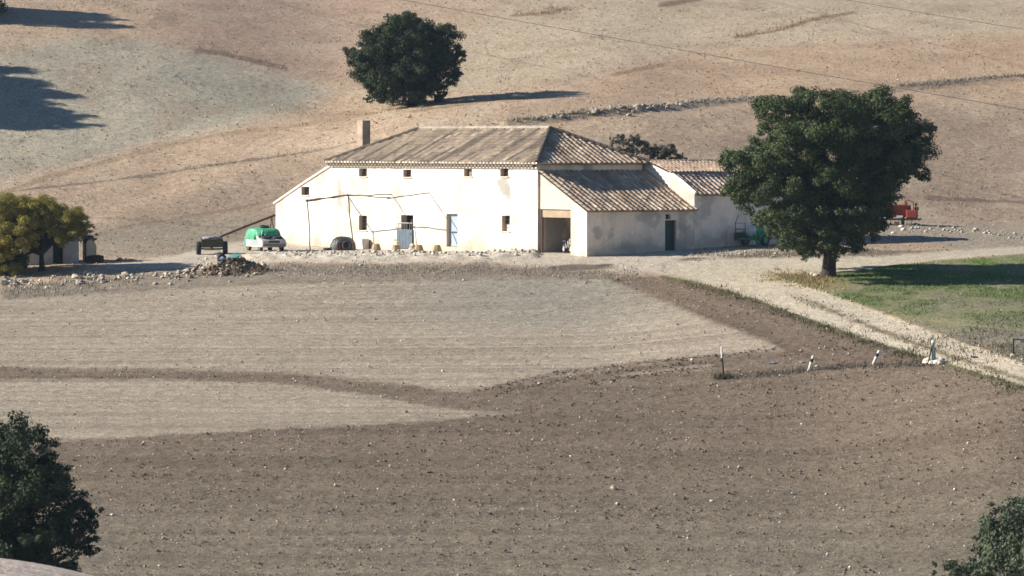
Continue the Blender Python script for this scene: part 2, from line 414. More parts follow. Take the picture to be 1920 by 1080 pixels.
    # near knoll, unseen valley
    over(ss(185, 160, Y), col(222,206,192))
    cls = np.zeros(n, int)                                    # 0 hillside
    cls[fm > .5] = np.where(lm[fm > .5] > .5, 2, 1)             # 1 ploughed, 2 stubble
    cls[mm > .5] = 3; cls[(ym > .5) | (wm > .5) & (fm < .5)] = 4; cls[tm > .5] = 5
    cls[Y < 190] = 0
    return np.clip(base, .01, .9), cls, dict(f=fm, l=lm, t=tm, y=ym, m=mm, w=wm, px=px, py=py)
# ------------------------------------------------------------------ terrain mesh
def axis(lo, hi, st, far_lo, far_hi):
    c = np.arange(lo, hi + st * .5, st); g = 1.35; a = []; s = st; p = lo
    while p > far_lo: s *= g; p -= s; a.append(p)
    b = []; s = st; p = hi
    while p < far_hi: s *= g; p += s; b.append(p)
    return np.array(a[::-1] + list(c) + b)
GX = axis(-49, 49, 0.2, -700, 700); GY = axis(197, 432, 0.22, -250, 1500); GY = np.sort(np.concatenate([GY[GY < 66], np.arange(70, 196.5, 2.5), GY[GY >= 197 - 1e-6]]))
XX, YY = np.meshgrid(GX, GY); XX = XX.ravel(); YY = YY.ravel()
ZZ = zs(XX, YY)
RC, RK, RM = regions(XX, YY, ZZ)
# furrows and clods as real relief
rowd = YY + 0.02 * XX + .7 * fbm(XX * .05, YY * .05, 2, 50)
fur = np.sin(2 * math.pi * rowd / 1.1) + .5 * np.sin(2 * math.pi * rowd / .55 + 1)
rough = vn(XX * 1.9, YY * 1.9, 61) * .6 + vn(XX * 4.1, YY * 4.1, 62) * .55
calm = np.clip(RM['t'] + RM['y'], 0, 1)
plo = RM['f'] * (1 - RM['l']); stu = RM['f'] * RM['l']; hil = 1 - np.clip(RM['f'] + calm + RM['m'], 0, 1)
amp = .085 * plo + .06 * stu + .06 * hil + .05 * calm + .08 * RM['m']
famp = .030 * plo + .028 * stu + .012 * hil
DZ = rough * amp + fur * famp * (0.5 + vn(XX * .2, YY * .2, 65)) + .10 * fbm(XX * .25, YY * .25, 2, 66) * hil
px_, py_ = RM['px'], RM['py']
# low bank of rubble in front of the farmhouse, the terrace edge on the hill
DZ += .22 * ss(14, 3, segdist(px_, py_, [(470,482),(620,484),(760,482),(900,483),(1000,478)], 1.5)) * (1 + vn(XX * 2, YY * 2, 67))
DZ += .22 * ss(12, 2, segdist(px_, py_, [(950,234),(1040,224),(1100,214),(1200,206),(1290,198),(1430,186),(1690,165),(1960,143)], 1.6))
# wheel ruts
DZ -= .06 * RM['t']
DZ[(YY < 190)] = 0
ZZ = ZZ + DZ
nx, ny = len(GX), len(GY)
I = (np.arange(ny - 1)[:, None] * nx + np.arange(nx - 1)[None, :]).ravel()
QF = np.stack([I, I + 1, I + nx + 1, I + nx], 1)
fc = np.round(np.median(RK[QF], 1)).astype(int)
VV = np.stack([XX, YY, ZZ], 1)
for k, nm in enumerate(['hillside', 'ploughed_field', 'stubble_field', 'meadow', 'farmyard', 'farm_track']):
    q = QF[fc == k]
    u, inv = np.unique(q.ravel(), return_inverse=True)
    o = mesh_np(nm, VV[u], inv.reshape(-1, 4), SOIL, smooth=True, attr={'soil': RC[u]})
    tag(o, kind='structure')
def zg(x, y):                      # ground height with its relief, roughly
    i = np.clip(np.searchsorted(GX, x), 1, nx - 2); j = np.clip(np.searchsorted(GY, y), 1, ny - 2)
    return ZZ[j * nx + i]
# ------------------------------------------------------------------ clods and pebbles lying on the soil (nobody could count them)
OCT = np.array([(1,0,0),(-1,0,0),(0,1,0),(0,-1,0),(0,0,1),(0,0,-1)], float)
OCF = np.array([(0,2,4),(2,1,4),(1,3,4),(3,0,4),(2,0,5),(1,2,5),(3,1,5),(0,3,5)])
def lumps(name, P, S, colr, material, attr='soil', flat=.7):
    n = len(P); V = OCT[None] * (1 + .45 * (RNG.random((n, 6, 1)) - .5))
    a = RNG.random(n) * 6.28; ca, sa = np.cos(a), np.sin(a)
    t = (RNG.random(n) - .5) * 1.6; V = V * np.stack([1 + t * .3, 1 - t * .3, flat * np.ones(n)], 1)[:, None]
    tl = (RNG.random(n) - .5) * 1.4; z = V[:, :, 2] * np.cos(tl)[:, None] - V[:, :, 0] * np.sin(tl)[:, None]; x = V[:, :, 0] * np.cos(tl)[:, None] + V[:, :, 2] * np.sin(tl)[:, None]
    W = np.stack([x * ca[:, None] - V[:, :, 1] * sa[:, None], x * sa[:, None] + V[:, :, 1] * ca[:, None], z], 2)
    W = W * S[:, None, None] + P[:, None]
    Fq = (OCF[None] + 6 * np.arange(n)[:, None, None]).reshape(-1, 3)
    o = mesh_np(name, W.reshape(-1, 3), Fq, material, attr={attr: np.repeat(colr, 6, 0)})
    tag(o, kind='stuff'); return o
def scatter(n, x0, x1, y0, y1):
    Y = y0 + (y1 - y0) * RNG.random(n); X = (RNG.random(n) * (x1 - x0) + x0)
    return X, Y
X, Y = scatter(165000, -36, 36, 200, 290); X *= Y / 290 * 1.05
Z = zs(X, Y); c, k, M = regions(X, Y, Z)
keep = (M['f'] > .6) & (RNG.random(len(X)) < (.12 + .85 * (1 - M['l'])) * (.32 + 1.0 * ss(-.05, .3, fbm(X * .06, (Y + .03 * X + .0016 * X * X) * .9, 3, 71))))
X, Y, c = X[keep], Y[keep], c[keep]
S = np.clip(.0165 * np.exp(RNG.normal(0, .68, len(X))), .007, .10)
P = np.stack([X, Y, zg(X, Y) + S * .25], 1)
lumps('soil_clods', P, S, c * (.90 + .34 * RNG.random((len(X), 1))), SOIL)
X, Y = scatter(190000, -46, 46, 285, 425)
Z = zs(X, Y); c, k, M = regions(X, Y, Z)
keep = (k == 0) & (RNG.random(len(X)) < .5 + ss(-.1, .3, fbm(X * .2, Y * .5, 3, 72)) * .5)
X, Y, c = X[keep], Y[keep], c[keep]
S = np.clip(.020 * np.exp(RNG.normal(0, .62, len(X))), .010, .10)
P = np.stack([X, Y, zg(X, Y) + S * .25], 1)
lumps('soil_clods', P, S, c * (.72 + .36 * RNG.random((len(X), 1))), SOIL)
hc_ = []                                                  # ridges thrown up where the tractor turned
for ln in ([(905,732),(1040,702),(1180,684),(1330,670),(1455,655)], [(930,740),(1060,710),(1200,692),(1330,680)], [(1095,722),(1200,704),(1345,688)]):
    for _ in range(480):
        i = random.randrange(len(ln) - 1); f = random.random(); hc_.append(ground(ln[i][0] + f*(ln[i+1][0]-ln[i][0]) + random.gauss(0, 4), ln[i][1] + f*(ln[i+1][1]-ln[i][1]) + random.gauss(0, 2.2)))
hc_ = np.array(hc_); S = np.clip(.032 * np.exp(RNG.normal(0, .55, len(hc_))), .012, .11)
lumps('soil_clods', np.stack([hc_[:, 0], hc_[:, 1], zg(hc_[:, 0], hc_[:, 1]) + S * .2], 1), S, np.array([C(134,119,105)[:3]]) * (.75 + .5 * RNG.random((len(hc_), 1))), SOIL)
PALESTONE = mat('pale_stone', C(205,192,172, .62), .95, var=.35, scale=5, bump=.6)
X, Y = scatter(60000, -44, 44, 202, 420)
Z = zs(X, Y); c, k, M = regions(X, Y, Z)
pr = .25 + .55 * (M['f'] * (1 - M['l'])) + .3 * M['f'] * M['l'] * ss(0, .3, fbm(X * .3, Y * .3, 2, 73)) + .5 * M['w']
keep = (RNG.random(len(X)) < pr * (1 - .5 * M['t']))
X, Y = X[keep], Y[keep]
S = np.clip(.021 * np.exp(RNG.normal(0, .55, len(X))), .010, .10)
P = np.stack([X, Y, zg(X, Y) + S * .3], 1)
g = .55 + .45 * RNG.random((len(X), 1))
lumps('white_pebbles', P, S, np.array([[.66, .62, .54]]) * g, SOIL)
# rubble of the low bank before the farmhouse, of the track verges, of the bank right of the barn
B = []
def bank(line, n, spread, smin, smax, tone=1.0):
    L = [np.hypot(b[0]-a[0], b[1]-a[1]) for a, b in zip(line, line[1:])]; tot = sum(L)
    for _ in range(n):
        t = random.random() * tot; i = 0
        while t > L[i]: t -= L[i]; i += 1
        f = t / L[i]; a, b = line[i], line[i+1]
        p = ground(a[0] + f*(b[0]-a[0]) + random.gauss(0, 6), a[1] + f*(b[1]-a[1]) + random.gauss(0, spread))
        B.append((p[0], p[1], smin + (smax - smin) * random.random() ** 2.5, tone))
bank([(475,480),(620,483),(760,481),(900,482),(1000,477)], 420, 2.6, .04, .17)
bank([(1680,428),(1760,432),(1850,440),(1930,442)], 110, 4, .05, .20, .85)
bank([(0,520),(60,532),(140,528),(220,525),(330,515)], 130, 6, .05, .18)
bank([(360,505),(420,492),(500,498)], 120, 7, .05, .2)
bank([(1262,200),(1340,194),(1430,187)], 170, 1.6, .05, .16, .62)
bank([(1690,165),(1760,160),(1840,152),(1930,146)], 150, 1.4, .04, .14, .55)
bank([(960,233),(1040,224),(1100,215)], 100, 1.8, .05, .15, .6)
bank([(1250,515),(1380,546),(1500,588),(1640,638),(1800,684),(1930,724)], 150, 3, .03, .09, .85)
bank([(1437,516),(1520,541),(1600,569),(1720,614),(1840,656),(1930,688)], 150, 3, .03, .09, .85)
bank([(1380,480),(1460,478)], 16, 3, .06, .16)
B = np.array(B); P = np.stack([B[:, 0], B[:, 1], zg(B[:, 0], B[:, 1]) + B[:, 2] * .3], 1)
lumps('rubble', P, B[:, 2], np.array([[.56, .50, .42]]) * (.55 + .5 * RNG.random((len(B), 1))) * B[:, 3:4], SOIL)
# ------------------------------------------------------------------ grass and dry weeds
def blades(name, X, Y, H, W, colr):
    n = len(X); Z = zg(X, Y)
    a = RNG.random(n) * 6.28; dx, dy = np.cos(a), np.sin(a)
    lx = RNG.normal(0, .35, n) * H; ly = RNG.normal(0, .35, n) * H
    V = np.empty((n, 3, 3))
    V[:, 0] = np.stack([X - dx * W, Y - dy * W, Z - .03], 1); V[:, 1] = np.stack([X + dx * W, Y + dy * W, Z - .03], 1)
    V[:, 2] = np.stack([X + lx, Y + ly, Z + H], 1)
    Fq = np.arange(3 * n).reshape(-1, 3)
    o = mesh_np(name, V.reshape(-1, 3), Fq, BLADE, attr={'tint': np.repeat(colr, 3, 0)})
    return tag(o, kind='stuff')
BLADE = leaf_material('blade', (1, 1, 1, 1), .25)
X, Y = scatter(70000, 12, 36, 238, 296)
Z = zs(X, Y); c, k, M = regions(X, Y, Z); kp = (M['m'] > .5) & (RNG.random(len(X)) < .06 + ss(-.12, .2, fbm(X * .45, Y * .25, 4, 21))); X, Y, c = X[kp], Y[kp], c[kp]
blades('meadow_grass', X, Y, .04 + .08 * RNG.random(len(X)), .02 + .02 * RNG.random(len(X)), c * (.7 + .6 * RNG.random((len(X), 1))))
def along(line, n, spread):
    o = []
    for _ in range(n):
        i = random.randrange(len(line) - 1); f = random.random(); a, b = line[i], line[i+1]
        o.append(ground(a[0] + f*(b[0]-a[0]) + random.gauss(0, spread * 2), a[1] + f*(b[1]-a[1]) + random.gauss(0, spread))[:2])
    o = np.array(o); return o[:, 0], o[:, 1]
def weeds(name, spots, hmin, hmax, cols, per=14, r=.35, w=.02):
    Xs = []; Ys = []; Hs = []; Cs = []
    for (x, y) in zip(*spots):
        m = random.randint(per // 2, per); rr = r * (.5 + random.random()); cc = np.array(C(*random.choice(cols))[:3]); hh = hmin + (hmax - hmin) * random.random() ** 1.6
        for _ in range(m):
            Xs.append(x + random.gauss(0, rr)); Ys.append(y + random.gauss(0, rr)); Hs.append(hh * (.5 + .7 * random.random())); Cs.append(cc * (.7 + .6 * random.random()))
    Xs = np.array(Xs); return blades(name, Xs, np.array(Ys), np.array(Hs), w + w * RNG.random(len(Xs)), np.array(Cs))
GREYW = [(165,152,138),(140,130,118),(178,163,142),(122,116,102),(190,176,156)]
weeds('dry_weeds', along([(500,505),(640,506),(760,506),(900,506),(1050,512),(1200,515)], 260, 6), .04, .20, GREYW, r=.6)
weeds('dry_weeds', along([(960,234),(1040,224),(1100,216),(1200,208),(1290,200),(1420,188)], 150, 1.6), .08, .28, GREYW, r=.5)
weeds('dry_weeds', along([(1690,165),(1760,160),(1840,152),(1940,144)], 90, 1.6), .08, .32, GREYW, r=.5)
weeds('dry_weeds', along([(300,325),(480,300),(600,283)], 50, 1.0), .03, .10, GREYW, r=.5)
weeds('dry_weeds', along([(370,95),(450,108),(530,127)], 30, 5), .06, .2, [(150,122,98),(165,134,108)], r=.5)
weeds('dry_weeds', along([(1380,70),(1450,58),(1540,32)], 40, 2), .15, .4, [(165,134,104),(180,150,120)], r=.5)
weeds('dry_weeds', along([(960,30),(1060,18)], 20, 3), .15, .4, [(165,134,104),(180,150,120)], r=.5)
weeds('dry_weeds', along([(1300,480),(1450,476),(1640,474)], 130, 3.5), .08, .3, GREYW)
weeds('dry_weeds', along([(0,545),(120,540),(250,530)], 90, 7), .08, .35, GREYW)
hs = [ground(random.uniform(0, 1920), random.uniform(5, 440), 320) for _ in range(330)]
weeds('dry_weeds', (np.array([h[0] for h in hs]), np.array([h[1] for h in hs])), .04, .22, [(150,128,102),(168,146,118),(128,110,90),(186,166,138)], per=10, r=.35)
weeds('dry_grass', along([(1445,518),(1500,522),(1560,528)], 190, 6), .05, .22, [(190,168,128),(172,150,108),(160,150,104),(198,178,140)])
weeds('dry_weeds', along([(1290,533),(1400,560),(1500,598),(1640,648),(1800,696),(1920,735)], 190, 4), .06, .24, [(92,96,54),(110,104,70),(80,92,44),(120,108,84)], r=.3)
weeds('dry_weeds', along([(1345,710),(1420,704),(1530,694),(1650,686),(1740,684)], 90, 3), .06, .28, [(120,112,98),(136,126,110)], r=.3)
weeds('dry_weeds', along([(1480,552),(1640,614),(1740,651),(1880,700)], 70, 2), .04, .14, [(118,104,72),(100,92,60)], r=.35)
weeds('dry_weeds', along([(1720,640),(1830,650),(1920,662)], 90, 9), .05, .2, [(120,112,92),(130,118,96)], r=.5)
# ------------------------------------------------------------------ trees
BARK = mat('bark', C(78,70,63,.5), .95, var=.3, scale=5, bump=.8, bscale=9, bdist=.05)
OAKLEAF = leaf_material('holm_oak_leaf', (.052, .068, .026, 1), .12)
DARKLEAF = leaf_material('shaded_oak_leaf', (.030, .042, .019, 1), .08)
PALEOAK = leaf_material('pale_oak_leaf', (.066, .082, .048, 1), .12)
FALLLEAF = leaf_material('autumn_leaf', (.235, .20, .048, 1), .30)
SHRUBLEAF = leaf_material('grey_shrub_leaf', (.095, .092, .062, 1), .10)
def foliage(lobes, density, leaf, sub=10, subr=.46, keepf=.9, flat=1.0):
    """lobes: (x,y,z,r) in local metres; leaves gathered in twig clumps over each lobe"""
    P = []; Nn = []; T = []
    for (x, y, z, r) in lobes:
        ns = max(5, int(sub * (r / 1.2) ** 1.3))
        d = RNG.normal(0, 1, (ns, 3)); d /= np.linalg.norm(d, axis=1)[:, None]
        cen = np.array([x, y, z]) + d * r * (.55 + .45 * RNG.random((ns, 1))) * np.array([1, 1, flat])
        for cc, dd in zip(cen, d):
            if RNG.random() > keepf: continue
            rs = r * subr * (.6 + .7 * RNG.random()); m = int(density * rs ** 2) + 1
            e = RNG.normal(0, 1, (m, 3)); e /= np.linalg.norm(e, axis=1)[:, None]
            q = cc + e * rs * (RNG.random((m, 1)) ** .45) * np.array([1, 1, .75])
            P.append(q); Nn.append(e * .6 + dd * .5 + np.array([0, 0, .35]) + RNG.normal(0, .5, (m, 3)))
            T.append(np.full(m, .75 + .5 * RNG.random()) * (.75 + .5 * RNG.random(m)))
    P = np.concatenate(P); Nn = np.concatenate(Nn); T = np.concatenate(T)
    Nn /= np.linalg.norm(Nn, axis=1)[:, None]
    h = RNG.normal(0, 1, P.shape); A = np.cross(Nn, h); A /= np.linalg.norm(A, axis=1)[:, None]; Bv = np.cross(Nn, A)
    s = leaf * (.6 + .8 * RNG.random((len(P), 1)))
    V = np.stack([P - A * s, P - Bv * s * .55, P + A * s, P + Bv * s * .55], 1).reshape(-1, 3)
    Fq = np.arange(len(V)).reshape(-1, 4)
    tint = np.repeat(T, 4)[:, None] * np.ones((1, 3))
    return V, Fq, tint
def limbs(mb, base_r, trunk_pts, tips):
    """tapered trunk with limbs running up into the crown"""
    n = len(trunk_pts); rr = [base_r * (1.45 if i == 0 else 1.0 - .35 * i / (n - 1)) for i in range(n)]
    mb.tube(trunk_pts, rr, 12)
    top = Vector(trunk_pts[-1])
    for t in tips:
        t = Vector(t); m1 = top.lerp(t, .35) + Vector((random.gauss(0, .15), random.gauss(0, .15), .25)); m2 = top.lerp(t, .7) + Vector((random.gauss(0, .2), random.gauss(0, .2), .12))
        mb.tube([top - Vector((0, 0, .25)), m1, m2, t], [base_r * .5, base_r * .36, base_r * .22, base_r * .08], 7)
def tree(name, label, cat, base_px, Y, lobes_px, depth, leafmat, density, leaf, trunk_r, fork_py, group=None, copies=3, keepf=.9, sub=10, flat=1.0, base=None, twigs=0, lean=0):
    sc = F / Y
    b = np.array(base) if base is not None else None
    if b is None:
        p = at(base_px[0], base_px[1], Y); b = np.array([p[0], Y, zs(p[0], Y)])
    root = thing(name, label, cat, (b[0], b[1], b[2] - .1), 0, group)
    xs = [l[0] for l in lobes_px]; cx = (min(xs) + max(xs)) / 2; hw = (max(xs) - min(xs)) / 2 + 1
    ys = [l[1] for l in lobes_px]; cy = (min(ys) + max(ys)) / 2; hh = (max(ys) - min(ys)) / 2 + 1
    L = []
    for (px, py, r) in lobes_px:
        q = at(px, py, Y) - b; f = math.sqrt(max(.1, 1 - .8 * ((px - cx) / hw) ** 2 - .3 * ((py - cy) / hh) ** 2))
        for k in range(copies):
            dy = (k - (copies - 1) / 2) / max(1, (copies - 1) / 2) * depth * f + random.gauss(0, .25)
            L.append((q[0] + random.gauss(0, .12), dy, q[2] + .1 + random.gauss(0, .12) + (.0 if k else -.0), r / sc * (1 if k % 2 else .95)))
    V, Fq, T = foliage(L, density, leaf, sub=sub, keepf=keepf, flat=flat)
    mesh_np('crown', V, Fq, leafmat, root, attr={'tint': T})
    mb = MB(); ft = at(base_px[0] + lean, fork_py, Y) - b
    tips = [(l[0] * .85, l[1] * .8, l[2] - .1) for l in random.sample(L, min(len(L), 14 + twigs))]
    limbs(mb, trunk_r, [(0, 0, -.3), (.02, 0, .35), (ft[0] * .6, 0, ft[2] * .55), (ft[0], 0, ft[2] + .1)], tips)
    mb.build('trunk', BARK, root, smooth=True)
    return root
OAK1 = [(1450,205,30),(1474,196,24),(1688,202,24),(1500,202,36),(1555,199,32),(1600,199,34),(1645,203,36),(1684,222,34),(1720,252,30),(1705,290,38),(1650,270,44),(1590,262,44),(1530,258,44),(1478,268,40),(1430,288,38),(1390,308,34),(1370,300,20),(1380,352,28),(1425,345,40),(1480,330,44),(1545,330,44),(1605,335,44),(1655,325,34),(1700,322,18),(1728,328,14),(1645,375,32),(1402,374,24),(1455,396,30),(1495,395,40),(1550,395,40),(1605,405,34),(1640,410,22),(1478,434,20),(1500,445,24),(1550,440,28),(1600,445,20),(1585,465,12),(1520,468,14),(1440,240,20),(1500,462,17),(1556,464,19),(1606,462,15),(1468,452,16),(1445,428,17),(1425,408,16),(1640,436,14),(1664,398,14)]
p = ground(1553, 519)
tree('holm_oak', 'large broad holm oak with a leaning crown beside the track fork', 'tree', (1553, 519), p[1], OAK1, 4.6, OAKLEAF, 900, .070, .50, 456, copies=5, keepf=.84, sub=11, base=p, lean=4)
OAK2 = [(700,80,28),(735,55,28),(765,42,24),(800,65,28),(835,65,26),(850,95,20),(845,130,22),(820,110,30),(780,95,34),(735,100,34),(690,115,26),(670,112,16),(685,145,22),(720,150,28),(760,140,32),(800,145,28),(840,150,16),(700,172,14),(720,178,12),(745,175,22),(785,172,24),(765,190,12),(822,160,14),(660,100,14),(866,105,10),(690,185,7),(716,190,6),(828,175,8)]
p = ground(772, 199, 340)
tree('holm_oak', 'round dark holm oak standing alone on the hillside above the roof', 'tree', (772, 199), p[1], OAK2, 3.6, DARKLEAF, 950, .072, .42, 176, copies=4, keepf=.82, sub=12, base=p)
OAK3 = [(-60,850,60),(0,840,46),(45,845,42),(80,865,34),(100,905,34),(60,920,54),(0,930,60),(-60,940,60),(125,950,28),(150,975,30),(170,990,18),(110,1000,40),(60,1000,48),(0,1010,54),(-50,1020,54),(150,1020,20),(120,1050,30),(70,1060,36),(20,1070,40),(90,1095,36),(-30,1090,50),(130,1085,22)]
b = at(-10, 1150, 190); b[2] = zs(b[0], 190)
tree('holm_oak', 'very dark holm oak behind the pale knoll in the near left corner', 'tree', (-10, 1150), 190, OAK3, 3.4, DARKLEAF, 900, .070, .4, 1110, copies=4, keepf=.93, sub=13, base=b)
OAK4 = [(1878,978,30),(1918,962,34),(1985,975,52),(1890,1005,40),(1950,1010,60),(1842,1004,12),(1870,1045,40),(1828,1072,18),(1785,1075,22),(1920,1070,60),(1990,1060,70),(1800,1105,34),(1860,1110,50),(1940,1130,60),(2040,1000,70),(2040,1090,70),(2000,1160,60)]
b = at(1960, 1300, 165); b[2] = zs(b[0], 165)
tree('holm_oak', 'grey green oak crown reaching in at the near right corner', 'tree', (1960, 1300), 165, OAK4, 3.4, PALEOAK, 850, .065, .4, 1190, copies=4, keepf=.95, sub=13, base=b)
# oaks just beyond the left edge; their shadows lie on the grey slope
def offtree(px, py, Y, h, rad, label):
    q = at(px, py, Y); b = np.array([q[0], Y, zs(q[0], Y)]); sc = F / Y
    top = proj(b[0], b[1], b[2] + h)[1]; gy = proj(b[0], b[1], b[2])[1]
    lobes = []
    for _ in range(26):
        a = random.random() * 6.28; rr = math.sqrt(random.random()) * .72
        lobes.append((px + math.cos(a) * rr * rad * sc, (top + rad * .72 * sc) + math.sin(a) * rr * rad * .8 * sc, rad * .32 * sc))
    return tree('holm_oak', label, 'tree', (px, gy), Y, lobes, rad * .8, DARKLEAF, 420, .11, .35, gy - 1.6 * sc, copies=3, keepf=.85, base=b, group='oaks at the left edge of the slope')
offtree(-300, 230, 361, 8.0, 4.2, 'holm oak on the left slope casting the lower long shadow')
offtree(-325, 150, 368.5, 8.2, 4.2, 'holm oak on the left slope casting the middle long shadow')
offtree(-72, 30, 393.5, 5.2, 4.0, 'holm oak whose lowest twigs show in the top left corner')
# autumn tree and its undergrowth, at the left edge
AUT = [(150,405,16),(165,425,10),(120,452,9),(30,500,18),(45,455,22),(20,490,22),(0,460,26),(10,385,24),(10,400,26),(45,390,24),(80,390,22),(110,400,20),(135,408,20),(150,425,15),(120,440,16),(20,435,28),(60,425,28),(100,430,22),(145,435,14),(-20,420,30),(-30,460,30),(10,470,24),(55,455,18),(-10,500,26),(85,400,16),(-40,390,30)]
p = ground(78, 508)
tree('autumn_tree', 'thin leaved yellow green tree hiding a low shed', 'tree', (78, 508), p[1], AUT, 2.6, FALLLEAF, 1700, .045, .20, 470, copies=5, keepf=1, sub=20, base=p, twigs=26)
SHR = [(0,465,28),(18,488,24),(32,474,24),(-20,490,28),(42,492,16),(8,500,22),(25,450,18)]
p = ground(10, 512)
tree('shrub', 'dark bushy shrub at the foot of the yellow green tree', 'shrub', (10, 512), p[1], SHR, 1.2, OAKLEAF, 1500, .06, .08, 500, copies=2, base=p)
p = ground(166, 470)
tree('shrub', 'dark creeper bush hanging over the shed corner', 'shrub', (160, 470), 299, [(140,432,9),(155,432,10),(168,438,10),(176,446,7),(160,443,8),(128,430,8)], .6, SHRUBLEAF, 2500, .05, .06, 450, copies=2, sub=16)
# shrubs behind the farmhouse roof
p = ground(1185, 300, 322)
for i, (lb, bx, lobes) in enumerate([('thin twiggy shrub rising behind the hip of the tiled roof', 1180, [(1160,262,9),(1175,270,11),(1190,262,9),(1205,278,13),(1185,285,12),(1165,282,10),(1150,264,6)]),
                      ('rounder dark shrub behind the barn roof ridge', 1245, [(1222,282,12),(1240,285,13),(1258,282,10),(1272,292,10),(1250,296,12),(1230,296,12),(1285,298,6)])]):
    q = ground(bx, 318, 318); tree('shrub', lb, 'shrub', (bx, 318), q[1], lobes, 1.2, SHRUBLEAF, 2200, .055, .07, 305, copies=4, keepf=.95, sub=16, base=q, twigs=10)
# ------------------------------------------------------------------ the farmhouse
A53 = R(53); CX, CY = at(1008, 473, 296)[0], 296.0
EF = np.array([math.cos(A53), -math.sin(A53)]); ED = np.array([math.sin(A53), math.cos(A53)])
def loc2w(u, v, z=0): return (CX + EF[0]*u + ED[0]*v, CY + EF[1]*u + ED[1]*v, z)
def fac(px, py, v=0.0):                 # point of the picture on the plane v = const: (u, z)
    d = ray(px, py); o = CAM[:2] - np.array([CX, CY])
    t = (v - o @ ED) / (d[:2] @ ED); P = CAM + d * t
    return float((P[:2] - np.array([CX, CY])) @ EF), float(P[2])
def sid(px, py, u=0.0):                 # on the plane u = const: (v, z)
    d = ray(px, py); o = CAM[:2] - np.array([CX, CY])
    t = (u - o @ EF) / (d[:2] @ EF); P = CAM + d * t
    return float((P[:2] - np.array([CX, CY])) @ ED), float(P[2])
def zloc(u, v):
    w = loc2w(u, v); return float(zs(w[0], w[1]))
def plaster():
    m, nt, b = nodes('whitewash'); N = nt.nodes; L = nt.links
    b.inputs['Roughness'].default_value = .95; b.inputs['Specular IOR Level'].default_value = .1
    a = N.new('ShaderNodeAttribute'); a.attribute_name = 'wall'
    tc = N.new('ShaderNodeTexCoord')
    def noise(sc, det=6, rough=.65):
        n = N.new('ShaderNodeTexNoise'); n.inputs['Scale'].default_value = sc; n.inputs['Detail'].default_value = det; n.inputs['Roughness'].default_value = rough
        L.new(tc.outputs['Object'], n.inputs['Vector']); return n
    n1, n2, n3 = noise(.9), noise(5), noise(14)
    cur = a.outputs['Color']
    for n, lo, hi in ((n1, .9, 1.06), (n2, .92, 1.08)):
        r = N.new('ShaderNodeMapRange'); r.inputs['From Min'].default_value = .3; r.inputs['From Max'].default_value = .7; r.inputs['To Min'].default_value = lo; r.inputs['To Max'].default_value = hi
        L.new(n.outputs['Fac'], r.inputs['Value'])
        mx = N.new('ShaderNodeMix'); mx.data_type = 'RGBA'; mx.blend_type = 'MULTIPLY'; mx.inputs['Factor'].default_value = 1
        L.new(cur, mx.inputs['A']); L.new(r.outputs['Result'], mx.inputs['B']); cur = mx.outputs['Result']
    L.new(cur, b.inputs['Base Color'])
    bp = N.new('ShaderNodeBump'); bp.inputs['Strength'].default_value = .5; bp.inputs['Distance'].default_value = .03
    L.new(n2.outputs['Fac'], bp.inputs['Height']); L.new(bp.outputs['Normal'], b.inputs['Normal'])
    return m
PLASTER = plaster()
WHITE = np.array([.61, .575, .515]); GREYP = np.array([.29, .265, .235]); OCHRE = np.array([.47, .33, .19]); DARKP = np.array([.34, .31, .28])
